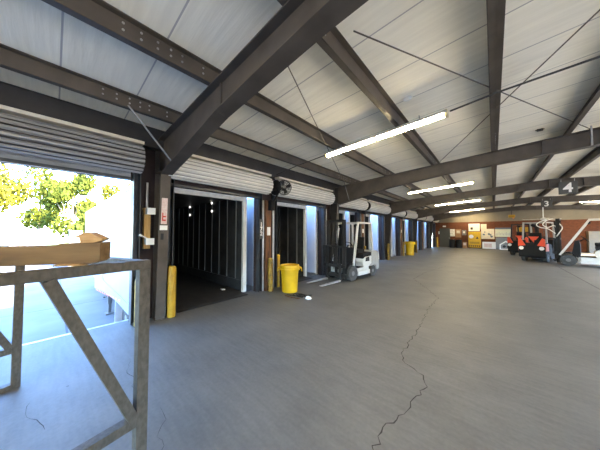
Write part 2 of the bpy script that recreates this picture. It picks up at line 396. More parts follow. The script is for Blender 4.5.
# columns (left: tapered I), right simple
def make_column(y, x_side=1, steel=steel):
    o = thing('steel_column', '', 'column', (0, y, 0)); o['kind'] = 'structure'
    hw = 0.085
    def X(v): return v if x_side > 0 else 2 * RX - v
    zt_ = 2.86
    inn = [(-4.9, 0.02), (-4.7, zt_)]; out = [(-5.06, 0.02), (-5.06, rtop(-5.06) - 0.02)]
    w = MB(); w.prism([(X(-5.06), 0.02), (X(-4.9), 0.02), (X(-4.7), zt_), (X(-4.7), rtop(-4.7) - 0.02), (X(-5.06), rtop(-5.06) - 0.02)], 'y', -0.007, 0.007); w.build('web', steel, o)
    f = MB(); f.prism([(X(-4.9), 0.02), (X(-4.886), 0.02), (X(-4.686), zt_), (X(-4.7), zt_)], 'y', -hw, hw); f.build('inner_flange', steel, o)
    f = MB(); f.box(X(-5.074), -hw, 0.02, X(-5.06), hw, rtop(-5.06) - 0.02); f.build('outer_flange', steel, o)
    f = MB(); f.prism([(X(-5.06), zt_ + 0.0), (X(-4.7), zt_), (X(-4.7), zt_ + 0.014), (X(-5.06), zt_ + 0.014)], 'y', -hw, hw); f.build('cap_plate', steel, o)
    MB().box(X(-5.07), -0.095, 0, X(-4.86), 0.095, 0.02).build('base_plate', steel, o)
    return o
CL = ['column behind the viewpoint, farther one', 'column behind the viewpoint, nearer one', 'brown tapered steel column with pink notice, beside the steel frame table',
      'brown steel column behind the dock forklift', 'brown steel column next past the dock forklift', 'brown steel column past the second yellow bin', 'last brown steel column before the brick wall']
cols = []
for k, y in enumerate(frames):
    if y > YB: continue
    o = make_column(y) if k == 2 else (make_column(y, steel=steel_dk) if not cols else dup(cols[0], (0, y, 0)))
    o['label'] = CL[k]; cols.append(o)

# purlins (Z sections running the length of the roof)
PX = [-4.05, -2.72, -1.30, 0.07, 1.33]
PX = PX + [2 * RX - x for x in reversed(PX)]
PLAB = ['second purlin up from the dock wall eave', 'third purlin up from the dock wall eave, bolts showing', 'fourth purlin up from the dock wall eave, over the nearest tube lamp',
        'purlin running straight away left of the ridge', 'purlin just left of the ridge', 'purlin just right of the ridge', 'second purlin right of the ridge', 'third purlin right of the ridge', 'fourth purlin right of the ridge', 'fifth purlin right of the ridge']
for x, lb in zip(PX, PLAB):
    s = 1 if x < RX else -1
    p = MB(); z0 = rtop(x)
    p.box(x - 0.005, YF, z0 + 0.002, x + 0.005, YB, z0 + PUR - 0.004)
    p.box(x, YF, z0 + 0.002, x - s * 0.075, YB, z0 + 0.012); p.box(x - s * 0.07, YF, z0 + 0.002, x - s * 0.075, YB, z0 + 0.03)
    p.box(x, YF, z0 + PUR - 0.014, x + s * 0.07, YB, z0 + PUR - 0.002)
    po = p.build('purlin', steel)
    struct(po, lb, 'beam')
    if -3 < x < 4.5 or True:
        bt = MB()
        for y in frames:
            for dy in (-1.0, -0.85, -0.7, -0.57, -0.45, -0.2, 0.2, 0.45):
                for dz in (0.07, 0.14):
                    bt.cyl((x + s * 0.004, y + dy, z0 + dz), (x + s * 0.014, y + dy, z0 + dz), 0.012, n=8)
        b = bt.build('bolt_set', galv, po)
ev = MB(); z0 = rtop(-4.85) - 0.20
ev.box(-4.86, YF, z0, -4.85, YB, rtop(-4.85) + PUR - 0.01); ev.box(-5.0, YF, z0, -4.85, YB, z0 + 0.012); ev.box(-5.0, YF, rtop(-4.9) + PUR - 0.02, -4.85, YB, rtop(-4.9) + PUR - 0.01)
struct(ev.build('eave_beam', steel_dk), 'dark eave beam above the roll-up doors', 'beam')

# ------------------------------------------------------------------ roll-up doors
TRLAB = {}
def make_door(y0, y1, label, grp, detailed=True, bottom=HD + 0.05):
    o = thing('rollup_door', label, 'roll-up door', (XW, (y0 + y1) / 2, 0), group=None)
    h = (y1 - y0) / 2 + (0.17 if y0 > 0 else 0.06)
    R = 0.245; cz = bottom + 0.28; cx = 0.30
    # coil of slats: ribbed lathe along y
    prof = []
    n = 51
    c = MB()
    pts = []
    for i in range(n):
        a0 = 2 * PI * i / n
        rr = (R, R, R - (0.045 if y0 < 0 else 0.022))[i % 3]
        pts.append((cx + rr * math.cos(a0), cz + rr * math.sin(a0)))
    c.prism(pts, 'y', -h, h)
    sm_ = slat if y0 > 0 else slat_shaded
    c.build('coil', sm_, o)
    sj = MB()
    for i in range(2, n, 3):
        a0 = 2 * PI * i / n; rr = R - (0.016 if y0 < 0 else 0.014)
        sj.bar((cx + rr * math.cos(a0), -h + 0.004, cz + rr * math.sin(a0)), (cx + rr * math.cos(a0), h - 0.004, cz + rr * math.sin(a0)), 0.014, 0.016, (math.cos(a0), 0, math.sin(a0)))
    sj.build('groove_shade', steel_dk if y0 < 0 else groove_shade_pale, o)  # bars set in the coil grooves stand in for their shade
    # end plates
    for s in (-1, 1):
        MB().cyl((cx, s * h, cz), (cx, s * (h + 0.012), cz), R * 0.93, n=28).build('end_plate', steel_dk, o)
        MB().box(0.03, s * (h + 0.02), cz - 0.08, cx + 0.06, s * (h + 0.05), cz + 0.08).build('bracket', steel_dk, o)
    # hood strip along the top
    hd = MB(); hd.bar((cx + 0.06, -h, cz + R + 0.035), (cx + 0.06, h, cz + R + 0.035), 0.2, 0.05); hd.build('hood', cream_p, o)
    # hanging last slats + bottom bar
    cu = MB()
    zb = bottom - 0.05
    xx = 0.10
    k = 0
    z = cz
    while z > zb + 0.05:
        cu.box(xx - 0.012, -h + 0.12, z - 0.072, xx + 0.012, h - 0.12, z); z -= 0.078
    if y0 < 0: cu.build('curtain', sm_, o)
    else: cu.bm.free()
    MB().box(xx - 0.03, -h + 0.12, zb - 0.02, xx + 0.03, h - 0.12, zb + 0.03).build('bottom_bar', track_m, o)
    # guide tracks
    for s in (-1, 1):
        ym = s * ((y1 - y0) / 2 + 0.03)
        g = MB(); g.box(0.02, ym - s * 0.05, 0.02, 0.16, ym - s * 0.038, cz); g.box(0.02, ym + s * 0.05, 0.02, 0.16, ym + s * 0.062, cz); g.box(0.02, ym - s * 0.05, 0.02, 0.034, ym + s * 0.062, cz)
        g.build('guide_track', track_m, o)
        if y0 < 0: continue
        g = MB(); g.box(0.14, ym + s * 0.064, 0.02, 0.154, ym + s * 0.13, cz - 0.4); g.build('guide_angle', galv, o)
    return o
DLAB = [None, None, None, 'slatted roll-up door with shade painted on, rolled up above the steel frame table',
        'white roll-up door rolled up above the dark open trailer by the tapered column', 'white roll-up door rolled up above the trailer behind the yellow bin',
        'white roll-up door coil directly above the dock forklift', 'white roll-up door next past the dock forklift', 'roll-up door between dock forklift and second yellow bin',
        'roll-up door above the second yellow bin', 'roll-up door first past the second yellow bin', 'roll-up door second past the second yellow bin', 'last roll-up door next to the brick wall']
doors = {}
for i, (a, b) in enumerate(OPEN):
    if DLAB[i] is None: continue
    doors[i] = make_door(a, b, DLAB[i], None)

# door number board on the third opening's left track, post timbers
MID = [(3.86, 4.50), (10.05, 10.68), (16.2, 16.85), (22.4, 23.0)]
ML = ['rust-brown timber post with white sticker beside the nearer yellow bin', 'rust-brown timber post past the dock forklift', 'rust-brown timber post by the second yellow bin', 'farthest rust-brown timber post between doors']
for (a, b), lb in zip(MID, ML):
    o = MB().box(-5.095, -0.11, 0, -4.93, 0.11, 2.62).build('timber_post', rustwood, loc=(0, (a + b) / 2, 0), bevel=0.008)
    struct(o, lb, 'post')
for k, y in enumerate(frames[3:]):
    if y > YB: continue
    o = MB().box(-5.095, -0.16, 0.3, -5.078, 0.16, 2.2).build('timber_panel', rustwood, loc=(0, y - 0.34, 0))
    struct(o, ['rust-brown board beside the column behind the dock forklift', 'rust-brown board beside the column past the dock forklift', 'rust-brown board beside the column past the second yellow bin', 'rust-brown board beside the last column'][k], 'panel')

o = thing('dock_number_sign', 'dark vertical board with white door number 172 beside the dark trailer', 'sign', (-4.93, 3.90, 1.78))
MB().box(-0.006, -0.06, -0.28, 0.006, 0.06, 0.28).build('board', signgrey, o)
for ch, dz in (('1', 0.13), ('7', 0.0), ('2', -0.13)):
    text_mesh('digit', ch, 0.16, paper, o, (0.008, 0, dz), (PI / 2, 0, PI / 2), 0.001)
o = MB().box(-4.930, -0.06, -0.12, -4.926, 0.06, 0.12).build('notice_sheet', paper, loc=(0, 4.18, 1.72)); tag(o, 'white paper notice on the timber post by the nearer yellow bin', 'notice')
for q, (yy, lb) in enumerate([(10.365, 'white notice on the timber post past the dock forklift'), (16.525, 'white notice on the timber post by the second yellow bin')]):
    o = thing('notice_sheet', lb, 'notice', (-4.927, yy, 1.75))
    MB().box(-0.003, -0.08, -0.1, 0, 0.08, 0.1).build('sheet', paper, o)

# column 1: notices, switches, yellow stud
o = thing('column_notice', 'long faded pink and white notice on the tapered column', 'notice', (-4.737, 1.405, 2.1), rot=(0, math.atan(0.2 / 2.84), 0))
MB().box(-0.004, -0.05, -0.25, 0.004, 0.05, 0.25).build('sheet', pinkpaper, o)
rb = MB()
rb._m([(0.005, -0.035, -0.19), (0.005, 0.03, -0.19), (0.005, 0.03, -0.16), (0.005, -0.015, -0.16), (0.005, -0.015, -0.12), (0.005, 0.03, -0.12), (0.005, 0.03, -0.09), (0.005, -0.015, -0.09), (0.005, -0.015, -0.03), (0.005, -0.035, -0.03)], [tuple(range(10))])
rb.build('print', redink, o)
o = thing('label_sticker', 'white square sticker just below the pink notice', 'sticker', (-4.762, 1.41, 1.78), rot=(0, math.atan(0.2 / 2.84), 0))
MB().box(-0.004, -0.07, -0.045, 0.004, 0.06, 0.045).build('sheet', paper, o)
o = thing('instruction_card', 'worn grey-white card low on the tapered column below two stickers', 'card', (-4.78, 1.41, 1.6), rot=(0, math.atan(0.2 / 2.84), 0))
MB().box(-0.004, -0.08, -0.11, 0.004, 0.07, 0.11).build('sheet', mat('worn_card', (0.55, 0.54, 0.5), 0.7, 0, 0.4, 20), o)
MB().box(0.0045, -0.05, -0.05, 0.006, 0.0, 0.07).build('print', ink, o)
o = MB().box(-5.095, -0.05, 1.38, -4.97, 0.05, 2.16).build('mounting_board', ply, loc=(0, 1.19, 0)); tag(o, 'yellow pine board left of the tapered column carrying two switch boxes', 'board')
tag(MB().tube([(-5.03, 1.19, 2.17), (-5.03, 1.19, 2.66)], 0.02, 8).build('conduit', galv), 'grey conduit rising above the yellow pine board', 'conduit')
for nm, zc, yy, lb in (('switch_box', 2.09, 1.18, 'upper white switch box on the yellow pine board'), ('switch_box', 1.52, 1.17, 'lower white switch box on the yellow pine board, lever up')):
    o = thing(nm, lb, 'switch box', (-4.97, yy, zc))
    MB().box(0, -0.03, -0.055, 0.16, 0.09, 0.055).build('box', galv, o)
    MB().box(0.16, -0.035, -0.06, 0.172, 0.095, 0.06).build('cover', white_p, o)
    if zc < 2:
        lv = MB(); lv.bar((0.15, 0.0, 0.05), (0.17, -0.11, 0.115), 0.018); lv.build('lever', galv, o)
        MB().cyl((0.17, -0.10, 0.105), (0.172, -0.14, 0.13), 0.018, n=12).build('knob', white_p, o)

# bollards
def bollard(x, y, h, r, m, label):
    o = thing('bollard', label, 'bollard', (x, y, 0))
    b = MB(); b.lathe((0, 0, 0), [(r, 0.012), (r, h - 0.05), (r * 0.9, h - 0.02), (r * 0.5, h)], n=20); b.build('post', m, o, smooth=True)
    MB().cyl((0, 0, 0), (0, 0, 0.012), r + 0.008, n=20).build('base', steel_dk, o)
    return o
bollard(-4.86, 1.60, 1.02, 0.075, yellow, 'yellow bollard right of the tapered column by the dark trailer')
bollard(-4.85, 1.06, 0.86, 0.07, yellow_worn, 'worn yellow bollard left of the tapered column, behind the table leg')
bollard(-4.82, 4.16, 0.95, 0.07, yellow_worn, 'worn yellow bollard in front of the timber post by the nearer yellow bin')
bollard(-5.0, 4.62, 1.0, 0.06, yellow, 'thin yellow bollard behind the nearer yellow bin')
bollard(-4.85, 10.36, 1.0, 0.07, yellow_worn, 'worn yellow bollard by the timber post past the dock forklift')
bollard(-4.78, 13.45, 1.0, 0.07, yellow_worn, 'worn yellow bollard beside the column past the dock forklift')
bollard(-4.82, 16.55, 1.0, 0.07, yellow_worn, 'worn yellow bollard left of the second yellow bin')
bollard(-4.75, 19.75, 1.0, 0.07, yellow_worn, 'worn yellow bollard right of the second yellow bin')
bollard(-4.7, 28.3, 1.1, 0.09, yellow, 'yellow bollard in the far corner by the brick wall')

# ------------------------------------------------------------------ trailers backed up to the dock
GLOW_DOTS = [(-5.94, 3.86), (-3.79, 3.90), (-1.95, 3.90), (-3.78, 3.58), (-1.94, 3.62), (-7.05, 3.55)]
def make_trailer(y0, y1, label, L=11.8, gap=0.0, full=False, hx=-5.34):
    o = thing('semi_trailer', label, 'trailer', (hx, (y0 + y1) / 2, -1.2))
    h = (y1 - y0) / 2; z0, z1 = 1.2, 3.98
    # floor
    MB().box(-L, -h, z0 - 0.15, 0, h, z0).build('deck', trl_fl, o)
    for s in (-1, 1):
        MB().box(-L, s * h, z0, 0, s * (h - 0.025), z1).build('side_panel', trl_shaded if full else trl_out, o)
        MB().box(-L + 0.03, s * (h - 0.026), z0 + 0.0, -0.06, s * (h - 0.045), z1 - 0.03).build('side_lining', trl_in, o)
        rb = MB()
        k = 0; x = -0.45
        while x > -L + 0.2:
            rb.box(x - 0.022, s * (h - 0.046), z0 + 0.32, x + 0.022, s * (h - 0.064), z1 - 0.05); x -= 0.5
        rb.build('side_rib', trl_rib, o)
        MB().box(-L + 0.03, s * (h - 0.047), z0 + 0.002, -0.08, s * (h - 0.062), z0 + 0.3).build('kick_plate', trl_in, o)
        MB().box(-L, s * (h + 0.002), z0 - 0.16, 0, s * (h + 0.018), z0 + 0.06).build('bottom_rail', galv if not full else trl_shaded, o)
        MB().box(-L, s * (h + 0.002), z1 - 0.08, 0, s * (h + 0.014), z1 + 0.01).build('top_rail', galv, o)
        MB().box(-0.07, s * (h - 0.10), z0, 0.012, s * (h + 0.012), z1).build('rear_post', white_p, o)
    MB().box(-L, -h, z0, -L + 0.03, h, z1).build('nose_panel', trl_out, o)
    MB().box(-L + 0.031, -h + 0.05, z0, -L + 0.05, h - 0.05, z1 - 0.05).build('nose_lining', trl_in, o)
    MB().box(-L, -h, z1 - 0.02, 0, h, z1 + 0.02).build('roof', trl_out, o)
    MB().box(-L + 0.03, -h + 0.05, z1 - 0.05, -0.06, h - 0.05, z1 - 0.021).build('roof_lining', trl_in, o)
    hd = MB(); hd.box(-0.08, -h + 0.1, z1 - 0.20, 0.014, h - 0.1, z1 + 0.02); hd.build('rear_header', cream_p, o)
    # bogie
    for x in (-1.05, -2.15):
        for s in (-1, 1):
            w = MB(); w.lathe((x, s * (h - 0.32), 0.5), [(0.25, -0.14), (0.46, -0.14), (0.5, -0.08), (0.5, 0.08), (0.46, 0.14), (0.25, 0.14)], n=28, axis='y'); tyre = w.build('wheel', rubber, o, smooth=True)
            MB().lathe((x, s * (h - 0.32), 0.5), [(0.10, -0.15), (0.24, -0.12), (0.24, 0.12), (0.10, 0.15)], n=20, axis='y').build('hub', hubg, tyre)
        MB().cyl((x, -h + 0.3, 0.5), (x, h - 0.3, 0.5), 0.07, n=12).build('axle', steel_dk, o)
    for s in (-1, 1):
        MB().box(-2.8, s * 0.5, 0.85, -0.2, s * 0.6, z0 - 0.15).build('frame_rail', steel_dk, o)
    # landing gear
    lx = -4.95 if full else -L + 2.6
    for s in (-1, 1):
        g = MB(); g.cbox((lx, s * (h - 0.22), 0.72), (0.12, 0.12, 0.70)); g.cbox((lx, s * (h - 0.22), 0.25), (0.085, 0.085, 0.42)); g.build('landing_leg', hubg, o)
        MB().box(lx - 0.14, s * (h - 0.22) - 0.12, 0.0, lx + 0.14, s * (h - 0.22) + 0.12, 0.04).build('landing_foot', hubg, o)
    b = MB(); b.bar((lx, -h + 0.2, 0.75), (lx, h - 0.2, 0.75), 0.05); b.bar((lx, -h + 0.22, 0.42), (lx - 0.5, -h + 0.3, 1.0), 0.05); b.build('landing_brace', hubg, o)
    b = MB(); b.bar((lx + 0.02, -h + 0.1, 0.62), (lx + 0.36, -h + 0.02, 0.68), 0.045); b.build('crank_handle', steel_dk, o)
    if full:
        for s in (-1, 1):
            MB().box(-2.66, s * (h - 0.48), 0.34, -2.62, s * (h - 0.02), 1.04).build('mud_flap', white_p, o)
        k = MB(); k.prism([(-1.7, z0 - 0.10), (-1.7, z0 - 0.12), (-4.4, 0.90), (-6.9, 0.62), (-6.9, z0 - 0.10)], 'y', -h + 0.0, -h - 0.012); k.build('side_skirt', trl_shaded, o)
        tp = MB()
        for i in range(12): tp.prism([(-1.75 - 0.4 * i, 1.19 - 0.045 * i), (-1.95 - 0.4 * i, 1.168 - 0.045 * i), (-1.95 - 0.4 * i, 1.118 - 0.045 * i), (-1.75 - 0.4 * i, 1.14 - 0.045 * i)], 'y', -h - 0.0185, -h - 0.022)
        tp.build('reflective_tape', tapered, o)
        for x in (-4.6, -4.95, -5.6):
            q = MB(); q.prism([(x - 0.1, 1.55), (x + 0.1, 1.55), (x, 1.25)], 'y', -h - 0.001, -h - 0.012); q.build('tie_hook', galv, o)
        for x, z in GLOW_DOTS: MB().cyl((x, h - 0.066, z), (x, h - 0.072, z), 0.04, n=12).build('glow_dot', glow_dot_m, o)
    return o
make_trailer(1.17, 3.68, 'open dark trailer beside the tapered column, white outer side seen through the first door', 11.8, full=True)
make_trailer(4.06, 6.44, 'open dark trailer behind the nearer yellow bin', 11.2, hx=-5.38)
make_trailer(6.98, 9.30, 'open trailer directly behind the dock forklift', 11.5)
make_trailer(9.66, 12.16, 'open trailer at the door next past the dock forklift', 8.6)
make_trailer(13.3, 15.75, 'open trailer between the dock forklift and the second yellow bin', 11.5)
make_trailer(16.4, 18.9, 'open trailer behind the second yellow bin', 11.5)
make_trailer(19.6, 22.0, 'open trailer first past the second yellow bin', 11.5)

make_trailer(22.9, 25.4, 'open trailer second past the second yellow bin', 11.5)
make_trailer(26.2, 28.6, 'open trailer at the last door next to the brick wall', 11.5)

# dock plates
for i, lb in ((4, 'dark steel dock plate bridging into the trailer by the tapered column'), (5, 'dark steel dock plate bridging into the trailer by the nearer yellow bin'), (6, 'dark steel dock plate behind the dock forklift')):
    a, b = OPEN[i]
    yo = {4: (1.75, 3.5), 5: (4.7, 6.3), 6: (7.9, 9.1)}[i]
    p = MB(); p.prism([(-5.75, 0.008), (-5.0, 0.008), (-4.95, 0.014), (-5.0, 0.03), (-5.7, 0.03)], 'y', yo[0], yo[1])
    tag(p.build('dock_plate', trl_fl), lb, 'dock plate')

# dock edge trim
struct(MB().box(-5.36, YF, -0.13, -5.302, 1.0, 0.002).build('trim_2', galv), 'steel edge angle along the dock lip under the first door', 'trim')

# ------------------------------------------------------------------ fan on post
o = thing('wall_fan', 'black caged wall fan on a bracket between the two white door coils', 'fan', (-4.35, 4.24, 2.94))
cg = MB()
R = 0.2
for k in range(5):
    rr = R * (0.25 + 0.75 * k / 4)
    pts = [(0.05 if k == 4 else 0.075, rr * math.cos(2 * PI * i / 24), rr * math.sin(2 * PI * i / 24)) for i in range(25)]
    cg.tube(pts, 0.006, 6)
pts = [(-0.05, R * math.cos(2 * PI * i / 24), R * math.sin(2 * PI * i / 24)) for i in range(25)]; cg.tube(pts, 0.008, 6)
for i in range(20):
    a = 2 * PI * i / 20
    cg.tube([(0.08, 0.03 * math.cos(a), 0.03 * math.sin(a)), (0.07, R * 0.6 * math.cos(a), R * 0.6 * math.sin(a)), (0.05, R * math.cos(a), R * math.sin(a)), (-0.05, R * math.cos(a), R * math.sin(a)), (-0.09, 0.06 * math.cos(a), 0.06 * math.sin(a))], 0.004, 5)
fan_cage = cg.build('cage', black_p, o); fan_cage.rotation_euler = (0, 0, -0.7)
bl = MB()
for i in range(4):
    a = 2 * PI * i / 4 + 0.3; c, s = math.cos(a), math.sin(a); p1 = Vector((0, c, s)); q = Vector((0.03, -s * 0.7, c * 0.7))
    b_ = [p1 * 0.03 - q * 0.03, p1 * 0.03 + q * 0.03, p1 * 0.17 + q * 0.08, p1 * 0.17 - q * 0.07]
    bl._m([v + Vector((-0.004, 0, 0)) for v in b_] + [v + Vector((0.004, 0, 0)) for v in b_], [(0, 1, 2, 3), (7, 6, 5, 4), (0, 4, 5, 1), (1, 5, 6, 2), (2, 6, 7, 3), (3, 7, 4, 0)])
bl.build('blade_set', chark, o).rotation_euler = (0, 0, -0.7)
MB().cyl((-0.2, 0, 0), (0.03, 0, 0), 0.055, n=16).build('motor', black_p, o, smooth=True).rotation_euler = (0, 0, -0.7)
MB().cyl((0.082, 0, 0), (0.09, 0, 0), 0.045, n=16).build('badge', hubg, o).rotation_euler = (0, 0, -0.7)
a = MB(); a.bar((-0.15, 0, -0.03), (-0.32, -0.1, -0.38), 0.04); a.box(-0.50, -0.15, -0.62, -0.36, -0.02, -0.34); a.build('bracket', black_p, o)

# ------------------------------------------------------------------ tube lamps, cables and rods
def tilt(x): return -math.atan(0.06) if x < RX else math.atan(0.06)
def tube_lamp(xc, y, label, z=None, group=None):
    z = rtop(xc) - 0.10 if z is None else z
    o = thing('tube_lamp', label, 'lamp', (xc, y, z), rot=(0, tilt(xc), 0), group=group)
    hg = MB(); hg.box(-1.2, -0.05, 0.012, 1.2, 0.05, 0.045); hg.prism([(-0.052, 0.02), (-0.075, -0.012), (-0.079, -0.012), (-0.056, 0.03)], 'x', -1.2, 1.2); hg.prism([(0.052, 0.02), (0.075, -0.012), (0.079, -0.012), (0.056, 0.03)], 'x', -1.2, 1.2); hg.build('housing', cream_p, o)
    for s in (-1, 1):
        l = MB(); l.prism([(-0.045, 0.012), (0.045, 0.012), (0.045, -0.02), (0.036, -0.042), (0.018, -0.055), (-0.018, -0.055), (-0.036, -0.042), (-0.045, -0.02)], 'x', s * 0.025, s * 1.17); l.build('lit_lens', lampm, o)
        MB().box(s * 1.172, -0.055, -0.058, s * 1.22, 0.055, 0.045).build('end_cap', lampcap, o)
    MB().box(-0.022, -0.05, -0.058, 0.022, 0.05, 0.012).build('centre_joint', lampcap, o)
    for s in (-0.8, 0.8):
        MB().cyl((s, 0, 0.045), (s, 0, 0.13), 0.008, n=6).build('hanger', zinc, o)
    return o
LL = {0: 'long lit tube lamp nearest to view, above the dock forklift aisle', 1: 'second lit tube lamp along the dock aisle ceiling', 2: 'third lit tube lamp along the dock aisle ceiling', 3: 'fourth lit tube lamp along the dock aisle ceiling', 4: 'last small lit tube lamp of the dock aisle, by the brick wall'}
lamp0 = None
YL = [4.27, 10.92, 17.2, 23.9, 28.3]
for k, y in enumerate(YL):
    if lamp0 is None: lamp0 = tube_lamp(-1.74, y, LL[k])
    else: dup(lamp0, (-1.74, y, rtop(-1.74) - 0.10), label=LL[k], rot=(0, tilt(-1.74), 0))
RLB = ['lit tube lamp right of the ridge, out past the right edge, nearest', 'lit tube lamp right of the ridge, second', 'lit tube lamp right of the ridge, third', 'lit tube lamp right of the ridge, behind the white forklift', 'lit tube lamp right of the ridge, nearest the brick wall']
for k, y in enumerate([4.5, 10.9, 17.1, 22.6, 26.9]):
    dup(lamp0, (5.4, y, rtop(5.4) - 0.10), label=RLB[k], rot=(0, tilt(5.4), 0))
for k, (x, y) in enumerate([(-1.74, -2.0), (-1.74, -8.2), (5.4, -2.0), (5.4, -8.2)]):
    dup(lamp0, (x, y, rtop(x) - 0.10), label=['lit tube lamp behind the viewpoint on the dock side', 'lit tube lamp far behind the viewpoint on the dock side', 'lit tube lamp behind the viewpoint on the far side', 'lit tube lamp far behind the viewpoint on the far side'][k], rot=(0, tilt(x), 0))

def rod(name, pts, r, m, label, cat): return tag(MB().tube(pts, r, 6).build(name, m), label, cat)
zz = lambda x, d=0.0: rtop(x) + d
rod('power_cable', [(-0.50, 4.31, zz(-0.5, -0.07)), (0.1, 4.33, zz(0.1, -0.03)), (1.2, 4.36, zz(1.2, -0.03)), (2.6, 4.40, zz(2.6, -0.03)), (4.15, 4.5, zz(4.15, -0.06))], 0.014, wire_m, 'dark power conduit leading right from the nearest tube lamp', 'cable')
rod('supply_cable', [(-4.85, 4.4, 3.42), (-4.0, 4.36, 3.50), (-2.97, 4.28, zz(-2.97, -0.08))], 0.01, wire_m, 'dark cable from above the wall fan to the nearest tube lamp', 'cable')
rod('brace_rod', [(-1.03, 1.99, zz(-1.03, 0.02)), (1.6, 7.6, zz(1.6, 0.02))], 0.008, steel, 'thin brace rod crossing the roof, from the near rafter rightward', 'rod')
rod('brace_rod', [(1.5, 1.5, zz(1.5, 0.07)), (0.88, 3.5, zz(0.88, 0.07)), (-1.15, 7.6, zz(-1.15, 0.07))], 0.008, steel, 'thin brace rod crossing the roof, from the right edge leftward', 'rod')
rod('brace_rod', [(-1.72, 1.6, zz(-1.72, 0.02)), (-4.3, 7.5, zz(-4.3, 0.02))], 0.008, steel, 'thin brace rod passing behind the left end of the nearest tube lamp', 'rod')
def flange_brace(y, label):
    rod('flange_brace', [(-4.03, y - 0.72, zz(-4.03, 0.03)), (-4.15, y - 0.09, zz(-4.15) - 0.62)], 0.014, zinc, label, 'brace')
flange_brace(1.41, 'light grey flange brace rod beside the tapered column')
flange_brace(frames[3], 'flange brace rod on the rafter above the dock forklift')
MB_ = MB(); MB_.box(-0.012, -0.02, 0, 0.012, 0.02, 0.42)
tag(MB_.build('hanger_strap', galv, loc=(1.6, frames[3] - 0.125, rtop(1.6) - 0.36)), 'steel strap hanging on the rafter where the brace rod ends', 'strap')
for x, y, lb in ((0.84, 7.3, 'small dark bracket on the ceiling right of the straight purlin'), (-1.02, 3.86, 'small pale clip on the ceiling above the nearest tube lamp')):
    o = thing('ceiling_clip', lb, 'clip', (x, y, rtop(x) + 0.2))
    MB().box(-0.05, -0.02, -0.05, 0.05, 0.02, -0.002).build('body', steel_dk if x > 0 else white_p, o)
    MB().box(-0.07, -0.012, -0.03, 0.07, 0.012, -0.012).build('ear', steel_dk if x > 0 else white_p, o)

# number boards
def number_board(x, y, z, w, h, txt, label):
    o = thing('number_board', label, 'sign', (x, y, z))
    MB().box(-w / 2, -0.02, -h / 2, w / 2, 0.02, h / 2).build('board', signgrey, o, bevel=0.006)
    text_mesh('digit', txt, h * 1.05, paper, o, (0, -0.022, -0.02), (PI / 2, 0, 0), 0.002)
    for s in (-1, 1): MB().box(s * w * 0.35 - 0.008, -0.006, h / 2, s * w * 0.35 + 0.008, 0.006, h / 2 + 0.1).build('strap', galv, o)
number_board(2.28, 13.69, 3.48, 0.50, 0.50, '4', 'dark board with a white 4 hanging on a rafter')
number_board(2.45, 19.866, 3.42, 0.46, 0.42, '3', 'smaller dark board with a white 3 on the rafter beyond')

# ceiling fan
o = thing('ceiling_fan', 'white ceiling fan on a long drop rod above the dark forklifts', 'fan', (2.32, 20.05, 2.50))
MB().cyl((0, 0, 0.05), (0, 0, 1.43), 0.025, n=10).build('down_rod', white_p, o)
MB().lathe((0, 0, 0), [(0.05, -0.09), (0.13, -0.05), (0.13, 0.04), (0.05, 0.08)], n=18).build('motor', white_p, o, smooth=True)
for i in range(3):
    a = 2 * PI * i / 3 + 0.62
    b = MB(); b.bar((0.12 * math.cos(a), 0.12 * math.sin(a), 0), (0.95 * math.cos(a), 0.95 * math.sin(a), 0.0), 0.13, 0.012); b.build('blade', white_p, o)
o = thing('hoist_box', 'yellow hoist box hanging from the ceiling before the brick wall', 'hoist', (1.25, 27.2, 3.1))
MB().box(-0.22, -0.16, -0.12, 0.22, 0.16, 0.13).build('case', yellow, o, bevel=0.03)
MB().cyl((0, 0, 0.13), (0, 0, rtop(1.25) - 3.1 + 0.15), 0.02, n=8).build('hanger', steel_dk, o)
MB().cyl((0.1, -0.0, -0.2), (0.1, 0, -0.12), 0.04, n=12).build('hook_block', orange, o)

# ------------------------------------------------------------------ steel frame table + timber
A = Vector((-1.872, 0.43)); u = Vector((0.145, -0.9894)); v = Vector((-0.9894, -0.145))
o = thing('frame_table', 'tall weathered steel frame table at left with diagonal braces', 'table', (A.x, A.y, 0), math.atan2(u.y, u.x))
# local: +x along u, +y = left of u ; v direction is -y? compute
ul = Vector((1, 0)); yl = Vector((-u.y, u.x))         # world of local +y
sv = 1 if yl.dot(v) > 0 else -1
W = 0.068; HT = 1.50; MZ = 0.41; LEN = 2.3
Bw = Vector((-3.96, -0.24)) - A
bx, by = Bw.dot(u), Bw.dot(yl)
def legset(x, y, nm):
    g = MB(); g.box(x - W / 2, y - W / 2, 0, x + W / 2, y + W / 2, HT - 0.06); return g.build('leg', tablegal, o, bevel=0.004)
legset(0, 0, 'a'); legset(bx, by, 'b'); legset(LEN, 0, 'c'); legset(LEN + bx, by, 'd')
r = MB(); r.box(-W / 2, -W / 2, HT - 0.06, LEN + W / 2, W / 2, HT); r.build('top_rail', tablegal, o, bevel=0.004)
r = MB(); r.box(bx - W / 2, by - W / 2, HT - 0.06, LEN + bx + W / 2, by + W / 2, HT); r.build('top_rail', tablegal, o, bevel=0.004)
sgn = 1 if by > 0 else -1
r = MB(); r.bar((0, sgn * W / 2, HT - 0.035), (bx, by - sgn * W / 2, HT - 0.03), W, 0.06); r.build('end_rail', tablegal, o)
r = MB(); r.bar((LEN, sgn * W / 2, HT - 0.035), (LEN + bx, by - sgn * W / 2, HT - 0.03), W, 0.06); r.build('end_rail', tablegal, o)
for tx in (0.62, 1.45):
    r = MB(); r.bar((tx, sgn * W / 2, HT - 0.035), (tx + bx, by - sgn * W / 2, HT - 0.03), W, 0.06); r.build('end_rail', tablegal, o)
